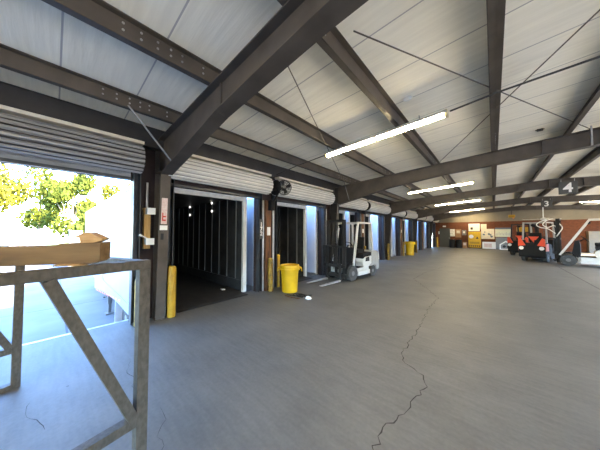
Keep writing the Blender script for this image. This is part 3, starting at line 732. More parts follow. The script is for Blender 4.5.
for (x, y, xe) in ((0, 0, LEN), (bx, by, LEN + bx)):
    r = MB(); r.box(x + W / 2, y - W / 2, MZ - 0.03, xe - W / 2, y + W / 2, MZ + 0.03); r.build('lower_rail', tablegal, o, bevel=0.003)
r = MB(); r.bar((0.045, 0, MZ + 0.02), (0.45, 0, HT - 0.06), 0.055, 0.085, (0, 1, 0)); r.build('diagonal_brace', tablegal, o)
r = MB(); r.bar((bx + 0.05, by, MZ + 0.03), (bx + 0.50, by, HT - 0.06), 0.055, 0.075, (0, 1, 0)); r.build('diagonal_brace', tablegal, o)
r = MB(); r.box(bx + W / 2, by - W / 2, 0.0, LEN + bx - W / 2, by + W / 2, 0.05); r.build('foot_rail', tablegal, o)

# timber lying across the table
E1 = Vector((-1.888, 0.215)); dr = Vector((-0.457, -0.8895)); ang = math.atan2(dr.y, dr.x)
TZ = HT + 0.010
o = thing('timber_beam', 'thick brown sawn timber lying on the steel frame table, split end', 'timber', (E1.x, E1.y, TZ), ang)
b = MB(); b.box(0.0, -0.07, 0, 1.6, 0.07, 0.108); b.build('beam', timber, o, bevel=0.006)
b = MB(); b.prism([(-0.010, 0.012), (0.02, 0.0), (0.20, -0.0), (0.20, 0.112), (0.17, 0.122), (-0.012, 0.124)], 'y', -0.073, 0.073); b.build('split_end', timber, o)
b = MB(); b.prism([(0.03, 0.121), (-0.012, 0.138), (-0.014, 0.150), (0.055, 0.188), (0.075, 0.186), (0.125, 0.158), (0.095, 0.152), (0.09, 0.121)], 'y', -0.045, 0.06); b.build('splinter', timber_pale, o)
def on_table(d, off=0): return (E1.x + dr.x * d, E1.y + dr.y * d)
for d, ln, lb in ((0.05, 0.14, 'thin wooden shim under the split end of the timber'), (0.62, 0.16, 'thin wooden shim under the middle of the timber')):
    x, y = on_table(d)
    s = MB(); s.prism([(0, 0.0005), (ln, 0.0005), (ln, 0.0095), (0.03, 0.0095)], 'y', -0.1, 0.1); tag(s.build('wood_shim', timber_pale, loc=(x, y, HT + 0.0), rz=ang), lb, 'shim')

# ------------------------------------------------------------------ yellow bins
def make_bin(loc, label, rz=0.3, sc=1.0):
    o = thing('round_bin', label, 'bin', loc, rz); o.scale = (sc, sc, sc)
    b = MB(); b.lathe((0, 0, 0), [(0.20, 0.0), (0.215, 0.015), (0.225, 0.2), (0.235, 0.45), (0.25, 0.62), (0.262, 0.625), (0.268, 0.70), (0.262, 0.735), (0.24, 0.735), (0.235, 0.70), (0.205, 0.05), (0.02, 0.04)], n=36); body = b.build('body', binyel, o, smooth=True)
    rb = MB(); rb.lathe((0, 0, 0), [(0.250, 0.60), (0.282, 0.605), (0.285, 0.635), (0.26, 0.64)], n=36, closed=True); rb.build('rim', binyel, o, smooth=True)
    for a in (0, PI):
        c, s = math.cos(a), math.sin(a)
        h = MB(); h.tube([(c * 0.25 - s * 0.09, s * 0.25 + c * 0.09, 0.67), (c * 0.32 - s * 0.08, s * 0.32 + c * 0.08, 0.65), (c * 0.335 - s * 0.05, s * 0.335 + c * 0.05, 0.58), (c * 0.335 + s * 0.05, s * 0.335 - c * 0.05, 0.58), (c * 0.32 + s * 0.08, s * 0.32 - c * 0.08, 0.65), (c * 0.25 + s * 0.09, s * 0.25 - c * 0.09, 0.67)], 0.02, 8); h.build('handle', binyel, o, smooth=True)
    return o
bin0 = make_bin((-4.40, 4.52, 0), 'round yellow bin by the timber post, nearer of the two', 0.72, 1.03)
bin1 = dup(bin0, (-4.62, 17.4, 0), 0.7, 'round yellow bin far along the dock wall, farther of the two'); bin1.scale = (1.2, 1.2, 1.35)

# litter
pt = bmesh.new()
bmesh.ops.create_icosphere(pt, subdivisions=3, radius=0.075)
for vv in pt.verts: vv.co *= 0.75 + 0.5 * random.random(); vv.co.z = abs(vv.co.z) * 0.9 + 0.0
w = MB(); w.bm.free(); w.bm = pt
tag(w.build('crumpled_paper', paper, loc=(-3.56, 4.34, 0.0)), 'crumpled white paper on the floor in front of the nearer yellow bin', 'paper')
st = [(-4.0 + 0.28 * math.sin(i * 1.3) * (1 - i / 40) + 0.012 * i, 4.24 + 0.12 * math.cos(i * 0.9) + 0.01 * i, 0.012 + 0.02 * abs(math.sin(i * 0.7))) for i in range(22)]
tag(MB().tube(st, 0.01, 6).build('packing_strap', chark), 'tangled dark packing strap on the floor by the nearer yellow bin', 'strap')
tag(MB().tube([(-4.2, 4.13, 0.012), (-4.0, 4.09, 0.02), (-3.8, 4.13, 0.014), (-3.7, 4.16, 0.012)], 0.012, 6).build('rag_strip', rustwood), 'short reddish strip on the floor by the tangled strap', 'rag')
o = MB().prism([(-0.09, -0.03), (0.05, -0.06), (0.1, 0.02), (0.0, 0.05)], 'z', 0.002, 0.02).build('paper_scrap', paper, loc=(-6.0, 3.35, 0.0)); tag(o, 'white paper scrap on the deck of the dark trailer', 'paper')

# floor cracks
def crack(pts, w, label):
    random.seed(len(pts)); fine = []
    for i in range(len(pts) - 1):
        p, q = Vector(pts[i]), Vector(pts[i + 1]); n = max(2, int((q - p).length / 0.055))
        for k in range(n):
            f = k / n; pos = p.lerp(q, f)
            nrm = Vector((-(q - p).y, (q - p).x)).normalized() if (q - p).length else Vector((1, 0))
            fine.append(pos + nrm * random.uniform(-0.024, 0.024))
    fine.append(Vector(pts[-1]))
    c = MB()
    ring = []
    for i, p in enumerate(fine):
        d = (fine[min(i + 1, len(fine) - 1)] - fine[max(0, i - 1)]).normalized(); nrm = Vector((-d.y, d.x))
        ww = w * 0.62 * random.uniform(0.25, 1.3) * (0.3 if i in (0, len(fine) - 1) else 1)
        ring.append((p + nrm * ww, p - nrm * ww))
    vs = [(a.x, a.y, 0.0015) for a, b in ring] + [(b.x, b.y, 0.0015) for a, b in ring]; n = len(ring)
    c._m(vs, [(i, i + 1, n + i + 1, n + i) for i in range(n - 1)])
    o = c.build('floor_crack', crackm); struct(o, label, 'crack')
crack([(-0.73, 1.5), (-0.74, 1.94), (-0.67, 2.21), (-0.62, 2.53), (-0.59, 2.75), (-0.67, 2.93), (-0.93, 3.11), (-1.0, 3.36), (-1.02, 4.25), (-1.11, 5.56), (-1.11, 6.6), (-1.37, 7.16), (-2.19, 8.67), (-2.19, 10.3), (-1.81, 12.9)], 0.0085, 'long jagged dark crack running up the middle of the floor')
crack([(-2.45, 0.72), (-2.27, 0.7), (-2.19, 0.63), (-2.06, 0.63), (-1.9, 0.55)], 0.004, 'short crack right of the table leg')
crack([(-3.6, 0.72), (-3.4, 0.65), (-3.14, 0.64), (-2.89, 0.61)], 0.004, 'short crack seen behind the diagonal brace')
crack([(-3.5, -0.1), (-3.37, -0.13), (-3.12, -0.08), (-2.92, -0.01)], 0.004, 'short crack seen under the table')
struct(MB().box(2.31, 3.0, 0.0002, 2.33, 16.2, 0.0015).build('floor_joint', crackm), 'straight dark floor joint leading to the white forklift', 'joint')

# ------------------------------------------------------------------ forklifts
def make_forklift(name, label, loc, rz, sc=1.0, body=None, cw=None, guard=None, rf=0.27, slope=0.32, pil=0.62, mastm=None, red=False, forks=True):
    body = body or flwhite; cw = cw or flwhite; guard = guard or flwhite; mastm = mastm or chark
    o = thing(name, label, 'forklift', loc, rz); o.scale = (sc, sc, sc)
    fx, rx, rr, hw = 0.7, -0.68, 0.21, 0.52
    for s in (-1, 1):
        w = MB(); w.lathe((fx, s * (hw - 0.10), rf), [(rf * 0.55, -0.09), (rf * 0.95, -0.095), (rf, -0.07), (rf, 0.07), (rf * 0.95, 0.095), (rf * 0.55, 0.09)], n=30, axis='y'); tw = w.build('front_wheel', rubber, o, smooth=True)
        h = MB(); h.lathe((fx, s * (hw - 0.10), rf), [(0.05, -0.10), (rf * 0.54, -0.07), (rf * 0.54, 0.07), (0.05, 0.10)], n=20, axis='y'); h.build('hub', hubg, tw)
        w = MB(); w.lathe((rx, s * (hw - 0.12), rr), [(rr * 0.5, -0.08), (rr, -0.08), (rr, 0.08), (rr * 0.5, 0.08)], n=26, axis='y'); tw = w.build('rear_wheel', rubber, o, smooth=True)
        h = MB(); h.lathe((rx, s * (hw - 0.12), rr), [(0.04, -0.09), (rr * 0.5, -0.06), (rr * 0.5, 0.06), (0.04, 0.09)], n=18, axis='y'); h.build('hub', hubg, tw)
    # chassis with step
    c = MB(); c.box(-0.42, -hw + 0.01, 0.14, 0.36, hw - 0.01, 0.30); c.box(-0.42, -hw + 0.06, 0.30, 0.36, hw - 0.06, 0.40); c.box(0.36, -0.30, 0.16, 0.92, 0.30, 0.5); c.build('chassis', body, o, bevel=0.012)
    MB().box(-0.1, -hw + 0.07, 0.40, 0.36, hw - 0.07, 0.415).build('floor_mat', black_p, o)
    # front fenders
    for s in (-1, 1):
        f = MB(); pts = []
        for i in range(11):
            a = PI * (-0.02 + 0.85 * i / 10); pts.append((fx - (rf + 0.035) * math.cos(a + 0.5), rf + (rf + 0.035) * math.sin(a + 0.5)))
        poly = pts + [(fx + (x - fx) * 1.12, rf + (z - rf) * 1.12) for x, z in reversed(pts)]
        for i in range(10): f.prism([pts[i], pts[i + 1], (fx + (pts[i + 1][0] - fx) * 1.1, rf + (pts[i + 1][1] - rf) * 1.1), (fx + (pts[i][0] - fx) * 1.1, rf + (pts[i][1] - rf) * 1.1)], 'y', s * (hw - 0.24), s * (hw - 0.06))
        f.build('fender', black_p, o)
    # hood (seat deck)
    h = MB(); h.prism([(-0.05, 0.40), (0.02, 0.60), (-0.04, 0.70), (-0.16, 0.76), (-0.62, 0.78), (-0.62, 0.40)], 'y', -hw + 0.05, hw - 0.05); h.build('hood', body, o, bevel=0.02)
    for s in (-1, 1):
        d = MB(); q_ = [(-0.16, 0.60), (-0.20, 0.74), (-0.42, 0.76), (-0.44, 0.60)] if sc < 1.05 or body is not flwhite else [(-0.14, 0.56), (-0.2, 0.66), (-0.5, 0.70), (-0.52, 0.56)]
        d.prism(q_, 'y', s * (hw - 0.06), s * (hw - 0.038)); d.build('side_vent', bluedecal if sc > 1.05 and body is flwhite else chark, o)
    MB().prism([(-0.04, 0.705), (-0.02, 0.86), (-0.12, 0.90), (-0.62, 0.92), (-0.62, 0.785), (-0.16, 0.765)], 'y', -hw + 0.07, hw - 0.07).build('seat_deck', black_p, o)
    # counterweight
    k = MB(); k.prism([(-0.44, 0.40), (-0.44, 0.44), (-0.62, 0.50), (-0.62, 0.94), (-0.70, 0.98), (-1.02, 0.96), (-1.12, 0.86), (-1.14, 0.30), (-1.06, 0.22), (-0.93, 0.24), (-0.90, 0.42)], 'y', -hw + 0.02, hw - 0.02); k.build('counterweight', cw, o, bevel=0.03)
    # cowl, steering
    c = MB(); c.prism([(0.36, 0.40), (0.56, 0.40), (0.60, 0.55), (0.52, 1.10), (0.40, 1.14), (0.36, 0.9)], 'y', -0.40, 0.40); c.build('cowl', black_p, o, bevel=0.015)
    sw = MB(); sw.tube([(0.24 + 0.10 * math.cos(a_) , 0.17 * math.sin(a_), 1.20 + 0.12 * math.cos(a_)) for a_ in [2 * PI * i / 20 for i in range(21)]], 0.014, 6); sw.cyl((0.42, 0, 1.06), (0.24, 0, 1.20), 0.02, n=8); sw.bar((0.24, -0.16, 1.2), (0.24, 0.16, 1.2), 0.02); sw.build('steering_wheel', black_p, o)
    # seat
    s_ = MB(); s_.box(-0.50, -0.24, 0.90, -0.02, 0.24, 1.04); s_.prism([(-0.48, 1.0), (-0.36, 1.0), (-0.46, 1.50), (-0.56, 1.50)], 'y', -0.22, 0.22); s_.build('seat', black_p, o, bevel=0.03)
    # overhead guard
    g = MB()
    zt_ = 2.04; xt = pil - slope; xr = -0.66
    for s in (-1, 1):
        y = s * (hw - 0.07)
        g.bar((pil, y, 0.45), (xt, s * (hw - 0.1), zt_), 0.07, 0.06, (0, 1, 0)); g.bar((-0.72, y, 0.9), (xr, s * (hw - 0.1), zt_), 0.07, 0.06, (0, 1, 0)); g.bar((xt + 0.03, s * (hw - 0.1), zt_), (xr - 0.03, s * (hw - 0.1), zt_), 0.06, 0.06)
    for x in (xt, xr): g.bar((x, -hw + 0.1, zt_), (x, hw - 0.1, zt_), 0.06, 0.05)
    n = 7
    for i in range(1, n): 
        x = xr + (xt - xr) * i / n; g.bar((x, -hw + 0.1, zt_), (x, hw - 0.1, zt_), 0.025, 0.03)
    gd = g.build('overhead_guard', guard, o)
    for s in (-1, 1):
        l = MB(); l.lathe((xt + 0.03, s * 0.36, zt_ - 0.12), [(0.05, -0.05), (0.07, 0.0), (0.07, 0.03)], n=14, axis='x'); l.build('work_lamp', black_p, o)
    # mast
    m = MB()
    for s in (-1, 1):
        y = s * 0.36
        m.box(0.93, y - 0.03, 0.08, 1.05, y - 0.018, 2.12); m.box(0.93, y - 0.03, 0.08, 0.945, y + 0.03, 2.12); m.box(1.035, y - 0.03, 0.08, 1.05, y + 0.03, 2.12)
        m.box(0.96, s * 0.30 - 0.022, 0.12, 1.02, s * 0.30 + 0.022, 2.05)
    for z in (0.2, 1.15, 2.05): m.box(0.93, -0.36, z, 0.965, 0.36, z + 0.07)
    m.build('mast', mastm, o)
    cy = MB(); cy.cyl((0.99, 0, 0.15), (0.99, 0, 1.3), 0.05, n=14); cy.cyl((0.99, 0, 1.3), (0.99, 0, 1.95), 0.03, n=12); cy.build('lift_cylinder', mastm, o)
    hz = MB()
    for s in (-0.09, 0.09): hz.tube([(1.0, s, 0.4), (1.05, s * 1.2, 1.2), (1.0, s, 2.0)], 0.015, 6)
    hz.build('hose_pair', rubber, o)
    ca = MB(); ca.box(1.07, -0.48, 0.16, 1.12, 0.48, 0.26); ca.box(1.07, -0.48, 0.48, 1.12, 0.48, 0.58); ca.box(1.07, -0.3, 0.26, 1.11, -0.24, 0.48); ca.box(1.07, 0.24, 0.26, 1.11, 0.3, 0.48); ca.build('carriage', mastm, o)
    br = MB(); br.box(1.08, -0.50, 1.18, 1.12, 0.50, 1.23)
    for i in range(9): y = -0.48 + 0.12 * i; br.box(1.09, y - 0.015, 0.58, 1.115, y + 0.015, 1.18)
    br.build('load_backrest', mastm, o)
    if forks:
        for s in (-1, 1):
            f = MB(); f.prism([(1.18, 0.085), (2.12, 0.045), (2.14, 0.035), (2.12, 0.025), (1.16, 0.025), (1.16, 0.06)], 'y', s * 0.28 - 0.05, s * 0.28 + 0.05); fk = f.build('fork', forkm, o, bevel=0.004)
            f = MB(); f.prism([(1.125, 0.62), (1.165, 0.62), (1.175, 0.086), (1.158, 0.06), (1.125, 0.06)], 'y', s * 0.28 - 0.05, s * 0.28 + 0.05); f.build('shank', chark, fk)
    if red:
        for s in (-1, 1):
            t_ = MB(); t_.prism([(-0.66, 0.56), (-1.10, 0.56), (-1.08, 0.84), (-0.98, 0.93), (-0.70, 0.93)], 'y', s * (hw - 0.018), s * (hw - 0.008)); t_.build('side_flash', redor, o)
            q = MB(); q.prism([(s * 0.50, 1.16), (s * 0.40, 1.22), (s * 0.22, 0.84), (s * 0.50, 0.80)], 'x', -1.10, -1.155); q.build('rear_flash', redor, o)
            MB().box(-1.09, s * 0.30 - 0.05, 0.84, -0.98, s * 0.30 + 0.2, 1.12).build('flash_mount', black_p, o)
            MB().cyl((-1.14, s * 0.38, 0.70), (-1.17, s * 0.38, 0.70), 0.09, n=14).build('tail_lamp', paper, o)
        t_ = MB(); t_.prism([(-0.20, 1.30), (0.20, 1.30), (0.0, 0.99)], 'x', -0.80, -0.815); t_.build('warning_triangle', redor, o)
        MB().box(-0.80, -0.16, 0.98, -0.76, 0.16, 1.25).build('triangle_backing', black_p, o)
    return o
make_forklift('forklift', 'white forklift parked at the dock doors, forks lowered to the floor', (-4.08, 7.62, 0), math.atan2(-0.995, -0.10), guard=flwhite, cw=flgrey, slope=0.36, pil=0.60)
big = make_forklift('forklift', 'large white forklift cut off at the right edge, sloping white pillar', (3.69, 17.65, 0), math.atan2(0.2, -0.98), sc=1.13, rf=0.25, pil=0.95, slope=0.86, forks=False)
for k_, pts_ in enumerate(([(0.98, 0.2, 2.0), (1.15, 0.3, 2.12), (1.35, 0.35, 2.02), (1.45, 0.3, 1.85), (1.3, 0.25, 1.72), (1.1, 0.2, 1.8), (1.0, 0.15, 1.6)],
                          [(1.0, -0.2, 2.05), (1.3, -0.3, 2.1), (1.6, -0.2, 2.0), (1.7, -0.1, 1.85), (1.55, 0.0, 1.72), (1.3, 0.1, 1.65), (1.05, 0.1, 1.4)],
                          [(0.98, 0.3, 1.95), (0.85, 0.36, 1.7), (0.95, 0.4, 1.45), (1.05, 0.3, 1.25)])):
    cr_ = []
    P_ = [Vector(pts_[0])] + [Vector(p) for p in pts_] + [Vector(pts_[-1])]
    for i_ in range(1, len(P_) - 2):
        for q_ in range(6):
            t_ = q_ / 6; a_, b_, c_, d_ = P_[i_ - 1], P_[i_], P_[i_ + 1], P_[i_ + 2]
            cr_.append(0.5 * ((2 * b_) + (c_ - a_) * t_ + (2 * a_ - 5 * b_ + 4 * c_ - d_) * t_ ** 2 + (3 * b_ - a_ - 3 * c_ + d_) * t_ ** 3))
    MB().tube(cr_, 0.02, 6).build('hose', paper, big, smooth=True)
make_forklift('forklift', 'black forklift with orange-red rear panels, left of the large white forklift', (2.05, 19.3, 0), math.atan2(0.93, 0.36), sc=1.1, body=chark, cw=black_p, guard=flgrey, red=True)
make_forklift('forklift', 'farthest forklift, black with orange-red rear panels, half hidden by the nearer black one', (1.72, 23.2, 0), math.atan2(0.93, 0.36), sc=1.1, body=chark, cw=black_p, guard=chark, red=True)

# ------------------------------------------------------------------ things along the end wall
YW = YB - 0.004
d = MB(); d.box(-4.62, YB - 0.03, 0, -3.62, YB - 0.002, 2.1); do = d.build('door_1', signgrey); struct(do, 'dark steel door in the corner of the brick wall', 'door')
b = MB(); b.box(-3.75, YB - 0.07, 1.0, -3.68, YB - 0.03, 1.06); b.build('handle', galv, do)
def sheet(name, x0, x1, z0, z1, m, label, cat, y=None, t=0.012, extra=None):
    y = YW if y is None else y
    o = thing(name, label, cat, ((x0 + x1) / 2, y, z0)); w, h = x1 - x0, z1 - z0
    MB().box(-w / 2, -t, 0, w / 2, 0, h).build('sheet', m, o)
    if extra: extra(o, w, h, -t - 0.002)
    return o
def lines(n, m=ink, x0=-0.4, x1=0.4):
    def f(o, w, h, y):
        q = MB()
        for i in range(n): z = h * (0.15 + 0.7 * i / max(1, n - 1)); q.box(w * x0, y, z - h * 0.02, w * (x1 - 0.2 * (i % 2)), y + 0.002, z + h * 0.02)
        q.build('print', m, o)
    return f
sheet('wall_sign', -4.72, -4.5, 1.45, 1.75, paper, 'small white sign left of the dark steel door', 'sign')
sheet('wall_sign', -4.3, -4.0, 2.25, 2.4, paper, 'small white exit sign above the dark steel door', 'sign')
sheet('poster', -3.80, -3.18, 1.22, 2.0, paper, 'white poster right of the dark steel door', 'poster', extra=lines(4, hubg))
sheet('notice_board', -3.14, -2.62, 1.1, 2.0, cardb, 'brown notice board between white poster and grey box', 'board', extra=lambda o, w, h, y: MB().box(-0.15, y, 0.45, 0.15, y + 0.002, 0.75).build('sheet_note', cream_p, o))
o = thing('electric_box', 'grey electric box left of the yellow cabinet', 'electric box', (-2.36, YW, 1.35))
MB().box(-0.18, -0.14, 0, 0.18, 0, 0.55).build('case', cabgrey, o, bevel=0.01); MB().box(-0.08, -0.15, 0.2, 0.08, -0.141, 0.42).build('panel', paper, o)
for x, lb in ((-3.35, 'black drum by the dark steel door'), (-2.78, 'black drum next to the yellow cabinet')):
    o = thing('drum', lb, 'drum', (x, 28.6, 0))
    b = MB(); b.lathe((0, 0, 0), [(0.25, 0), (0.27, 0.02), (0.27, 0.28), (0.285, 0.30), (0.27, 0.32), (0.27, 0.56), (0.285, 0.58), (0.27, 0.60), (0.27, 0.84), (0.28, 0.86), (0.26, 0.88), (0.25, 0.86)], n=28); b.build('body', black_p, o, smooth=True)
    MB().cyl((0.12, 0, 0.86), (0.12, 0, 0.885), 0.04, n=12).build('bung', galv, o)
# small red/white carton beside drum
o = thing('carton', 'small pale carton on the floor left of the yellow cabinet', 'carton', (-2.28, 28.75, 0))
MB().box(-0.17, -0.15, 0, 0.17, 0.15, 0.62).build('box', cardb, o, bevel=0.008); MB().box(-0.12, -0.153, 0.3, 0.1, -0.151, 0.55).build('print', pinkpaper, o)
# yellow cabinet
o = thing('yellow_cabinet', 'yellow safety cabinet with a warning triangle against the brick wall', 'cabinet', (-1.48, 28.95, 0))
MB().box(-0.50, -0.2, 0.10, 0.50, 0.25, 1.72).build('body', binyel, o, bevel=0.01)
MB().box(-0.49, -0.225, 0.13, -0.004, -0.201, 1.69).build('door', binyel, o, bevel=0.006); MB().box(0.004, -0.225, 0.13, 0.49, -0.201, 1.69).build('door', binyel, o, bevel=0.006)
MB().cyl((-0.26, -0.226, 1.22), (-0.26, -0.23, 1.22), 0.19, n=24).build('round_label', paper, o)
q = MB(); q.prism([(0.10, 1.0), (0.34, 1.0), (0.22, 1.22)], 'y', -0.226, -0.23); q.build('triangle_mark', ink, o)
q = MB()
for z in (0.62, 0.52): q.box(-0.38, -0.228, z, 0.38, -0.226, z + 0.04)
q.build('print', ink, o)
q = MB()
for i in range(6): q.prism([(-0.47 + 0.16 * i, 0.18), (-0.39 + 0.16 * i, 0.18), (-0.33 + 0.16 * i, 0.34), (-0.41 + 0.16 * i, 0.34)], 'y', -0.226, -0.228)
q.build('stripe_band', ink, o)
q = MB()
for sx in (-0.42, 0.42):
    for sy in (-0.15, 0.2): q.box(sx - 0.03, sy - 0.03, 0, sx + 0.03, sy + 0.03, 0.1)
q.build('foot_set', steel_dk, o)
sheet('poster', -1.98, -1.06, 1.78, 2.56, paper, 'large white poster with a black square above the yellow cabinet', 'poster', extra=lambda o, w, h, y: (MB().box(-0.30, y, 0.16, -0.10, y + 0.002, 0.4).build('black_square', ink, o)))
sheet('poster', -0.98, -0.52, 2.0, 2.5, cream_p, 'cream sheet right of the large white poster', 'poster')
def marks(o, w, h, y):
    q = MB()
    for x, z, a in ((-0.3, 0.45, 0.09), (-0.22, 0.7, 0.06), (0.1, 0.5, 0.1), (0.22, 0.42, 0.08), (0.3, 0.25, 0.1)): q.cyl((x, y, z), (x, y + 0.002, z), a, n=10)
    q.build('print', boardblue, o)
sheet('display_board', -0.96, 0.06, 0.98, 2.0, cream_p, 'cream display board with dark marks left of the wide board', 'board', extra=marks)
def hdr(o, w, h, y):
    MB().box(-w / 2, y, h - 0.16, w / 2, y + 0.002, h).build('header_band', boardblue, o)
    q = MB()
    for i in range(10): q.box(-w * 0.45 + i * w * 0.09, y, 0.12, -w * 0.45 + i * w * 0.09 + 0.05, y + 0.002, 0.12 + 0.35 * (0.6 + 0.4 * ((i * 7) % 5) / 5))
    q.build('print', galv, o)
sheet('wide_board', 0.12, 1.30, 1.22, 2.12, mat('pale_green_board', (0.62, 0.64, 0.50), 0.6), 'wide pale board with blue-grey top band', 'board', extra=hdr)
o = thing('crate', 'white crate with pink print on the floor right of the yellow cabinet', 'crate', (-0.36, 28.55, 0))
MB().box(-0.50, -0.25, 0.05, 0.50, 0.3, 0.70).build('box', paper, o, bevel=0.01); MB().box(-0.36, -0.253, 0.18, 0.22, -0.251, 0.56).build('print', pinkpaper, o); MB().box(-0.45, -0.2, 0, 0.45, 0.25, 0.05).build('skid', timber, o)
o = thing('grey_cabinet', 'low grey cabinet under the wide pale board', 'cabinet', (0.72, 29.0, 0))
MB().box(-0.58, -0.2, 0, 0.58, 0.25, 1.15).build('body', cabgrey, o, bevel=0.01)
for s in (-1, 1): MB().box(s * 0.29 - 0.27, -0.215, 0.06, s * 0.29 + 0.27, -0.201, 1.1).build('door', cabgrey, o)
o = thing('house_shaped_sign', 'house-shaped dark board with white border leaning on the grey cabinet', 'sign', (0.86, 28.62, 0))
q = MB(); q.prism([(-0.45, 0), (0.45, 0), (0.45, 0.5), (0, 0.86), (-0.45, 0.5)], 'y', 0, 0.03); q.build('border', paper, o)
q = MB(); q.prism([(-0.36, 0.08), (0.36, 0.08), (0.36, 0.44), (0, 0.72), (-0.36, 0.44)], 'y', -0.006, -0.001); q.build('panel', cabgrey, o)
q = MB(); q.cyl((-0.12, -0.008, 0.3), (-0.12, -0.006, 0.3), 0.12, n=14); q.cyl((0.14, -0.008, 0.28), (0.14, -0.006, 0.28), 0.10, n=14); q.build('print', ink, o)
for x, y, w_, h_, lb in ((1.62, 28.6, 0.5, 0.45, 'pale carton right of the house-shaped board, lower'), (2.25, 28.7, 0.55, 0.55, 'pale carton behind the orange-red forklift')):
    o = thing('carton', lb, 'carton', (x, y, 0)); MB().box(-w_ / 2, -0.25, 0, w_ / 2, 0.25, h_).build('box', cream_p, o, bevel=0.008); MB().box(-0.03, -0.253, 0, 0.03, -0.251, h_).build('tape', cardb, o)
for x, lb in ((6.6, 'pale wall cabinet seen through the large white forklift'),):
    o = thing('wall_cabinet', lb, 'cabinet', (x, 28.95, 0)); MB().box(-0.85, -0.3, 0, 0.85, 0.3, 1.75).build('body', wallwarm, o, bevel=0.01)
    q = MB()
    for z in (0.5, 0.95, 1.4): q.box(-0.8, -0.304, z, 0.8, -0.3, z + 0.02)
    q.build('seam', hubg, o)
# yellow container above the farthest forklift
o = thing('storage_tote', 'yellow tote on a black stand left behind the dark forklifts', 'tote', (1.95, 26.4, 0))
MB().box(-0.45, -0.3, 1.72, 0.45, 0.3, 2.1).build('tub', yellow, o, bevel=0.02); q = MB()
for sx in (-0.4, 0.4):
    for sy in (-0.26, 0.26): q.box(sx - 0.03, sy - 0.03, 0, sx + 0.03, sy + 0.03, 1.7)
q.box(-0.45, -0.3, 1.66, 0.45, 0.3, 1.72); q.box(-0.45, -0.3, 0.8, 0.45, 0.3, 0.84); q.build('stand', black_p, o)

# ------------------------------------------------------------------ yard: trees, van, pole
def make_tree(loc, h, r, label, m, seed, n=3600):
    rnd = random.Random(seed)
    o = thing('yard_tree', label, 'tree', loc)
    b = MB(); b.lathe((0, 0, 0), [(0.28, 0), (0.2, 0.4), (0.16, h * 0.35), (0.08, h * 0.7)], n=10)
    cl = []
    for i in range(9):
        a = rnd.uniform(0, 2 * PI); rr = r * rnd.uniform(0.25, 0.75); z = h * rnd.uniform(0.32, 0.92)
        cl.append((Vector((rr * math.cos(a), rr * math.sin(a), z)), r * rnd.uniform(0.32, 0.5)))
        b.bar((0, 0, h * 0.3), cl[-1][0], 0.07)
    b.build('trunk', bark, o)
    l = MB()
    for i in range(n):
        c, cr = cl[i % len(cl)]
        dv = Vector((rnd.gauss(0, 1), rnd.gauss(0, 1), rnd.gauss(0, 1))).normalized() * cr * rnd.random() ** 0.4
        p = c + dv; s = rnd.uniform(0.16, 0.34)
        e = Euler((rnd.uniform(0, PI), rnd.uniform(0, PI), rnd.uniform(0, 2 * PI))).to_matrix()
        l._m([p + e @ Vector(q) * s for q in ((-1, 0, 0), (0, -0.55, 0.1), (1, 0, 0), (0, 0.55, 0.1))], [(0, 1, 2, 3)])
    l.build('crown', m, o)
    return o
TR = [((-39, -13.0, -1.2), 13.5, 5.2, 'tall yellow-green tree at the left edge of the first opening', leafm2, 1), ((-42.5, -5.6, -1.2), 12.6, 4.4, 'yellow-green tree behind the parked van', leafm2, 2),
      ((-41.5, 1.6, -1.2), 10.8, 3.0, 'green tree right of the parked van', leafm, 3), ((-45, 8.0, -1.2), 11.0, 4.0, 'yellow-green tree over the white trailer nose', leafm2, 4), ((-50, -16, -1.2), 14.5, 5.5, 'tall green tree behind the leftmost tree', leafm, 5), ((-33, 3.4, -1.2), 5.6, 2.0, 'low green bush-like tree before the trailer nose', leafm, 6), ((-54, -1.5, -1.2), 14.0, 5.0, 'distant green tree between the two yellow-green ones', leafm, 7)]
for a in TR: make_tree(*a)
o = thing('parked_van', 'white van with dark windows parked across the yard', 'van', (-37.0, -1.9, -1.2), 0.08); o.scale = (1.15, 1.25, 1.6)
b = MB(); b.prism([(-2.2, 0.4), (2.2, 0.4), (2.25, 1.05), (1.5, 1.2), (0.9, 1.95), (-2.1, 2.0), (-2.25, 1.2)], 'y', -0.9, 0.9); b.build('body', carwhite, o, bevel=0.06)
for s in (-1, 1):
    q = MB(); q.prism([(1.25, 1.22), (0.85, 1.8), (0.2, 1.82), (0.2, 1.22)], 'y', s * 0.9, s * 0.912); q.prism([(0.08, 1.22), (0.08, 1.82), (-0.9, 1.84), (-0.9, 1.22)], 'y', s * 0.9, s * 0.912); q.prism([(-1.05, 1.22), (-1.05, 1.84), (-2.0, 1.84), (-2.1, 1.22)], 'y', s * 0.9, s * 0.912); q.build('window_band', glass_dk, o)
    if s > 0:
        q = MB(); q._m([(1.46, -0.78, 1.26), (1.46, 0.78, 1.26), (0.97, 0.74, 1.88), (0.97, -0.74, 1.88), (1.52, -0.78, 1.27), (1.52, 0.78, 1.27), (0.985, 0.74, 1.90), (0.985, -0.74, 1.90)], [(3, 2, 1, 0), (4, 5, 6, 7), (0, 1, 5, 4), (1, 2, 6, 5), (2, 3, 7, 6), (3, 0, 4, 7)]); q.build('windscreen', glass_dk, o)
    for x in (-1.4, 1.45):
        w = MB(); w.lathe((x, s * 0.8, 0.36), [(0.15, -0.1), (0.36, -0.1), (0.36, 0.1), (0.15, 0.1)], n=22, axis='y'); w.build('wheel', rubber, o)
o = thing('utility_cabinet', 'white utility cabinet standing by the trailer nose', 'cabinet', (-24.5, 1.15, -1.2))
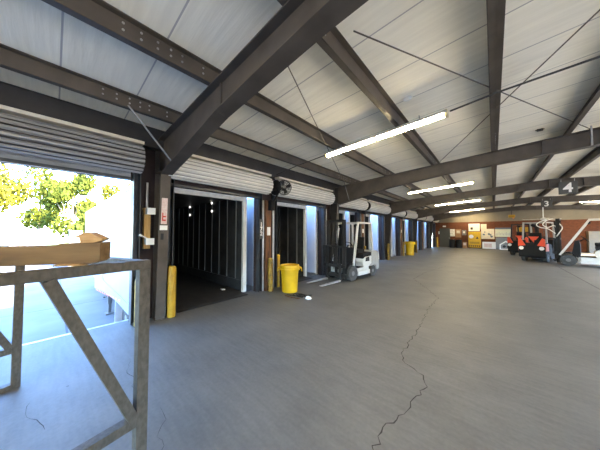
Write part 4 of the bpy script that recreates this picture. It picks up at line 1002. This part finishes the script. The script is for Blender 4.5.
MB().box(-0.3, -0.35, 0, 0.3, 0.35, 3.0).build('case', white_p, o, bevel=0.03); MB().box(0.3, -0.28, 0.3, 0.31, 0.28, 2.7).build('door', carwhite, o)
struct(MB().box(-110, -70, -1.2, -34, 90, -1.12).build('ground.001', grassm), 'grass verge beyond the truck yard', 'ground')

# ------------------------------------------------------------------ light
sc = bpy.context.scene
w = bpy.data.worlds.new('sky'); sc.world = w; w.use_nodes = True
nt = w.node_tree; bg = nt.nodes['Background']
sk = nt.nodes.new('ShaderNodeTexSky'); sk.sky_type = 'NISHITA'; sk.sun_disc = False
sk.sun_elevation = math.radians(34); sk.sun_rotation = math.radians(100); sk.air_density = 1.0; sk.dust_density = 0.4; sk.ozone_density = 3.0
tint = nt.nodes.new('ShaderNodeMix'); tint.data_type = 'RGBA'; tint.blend_type = 'MULTIPLY'; tint.inputs['Factor'].default_value = 1.0
tint.inputs['B'].default_value = (0.84, 1.01, 1.22, 1)
nt.links.new(sk.outputs['Color'], tint.inputs['A']); nt.links.new(tint.outputs['Result'], bg.inputs['Color']); bg.inputs['Strength'].default_value = 1.6
sun = bpy.data.lights.new('sun', 'SUN'); sun.energy = 30.0; sun.angle = math.radians(0.6); sun.color = (1.0, 0.82, 0.56)
so = bpy.data.objects.new('sun', sun); C.objects.link(so)
dirv = Vector((-1.0, -0.30, -0.57)).normalized()      # travelling towards the yard from over the roof
so.rotation_euler = dirv.to_track_quat('-Z', 'Y').to_euler(); so.location = (20, 0, 20)

# ------------------------------------------------------------------ camera
cam = bpy.data.cameras.new('camera'); co = bpy.data.objects.new('camera', cam); C.objects.link(co)
cam.sensor_width = 36; cam.sensor_fit = 'HORIZONTAL'; cam.lens = 218.2 / 600 * 36
co.location = (0, 0, 1.7); co.rotation_euler = (PI / 2 + 0.0316, 0, 0.7252)
cam.clip_start = 0.05; cam.clip_end = 400
sc.camera = co
vs = sc.view_settings
vs.view_transform = 'Standard'; vs.look = 'None'; vs.gamma = 1; vs.exposure = 1.42; vs.use_curve_mapping = False
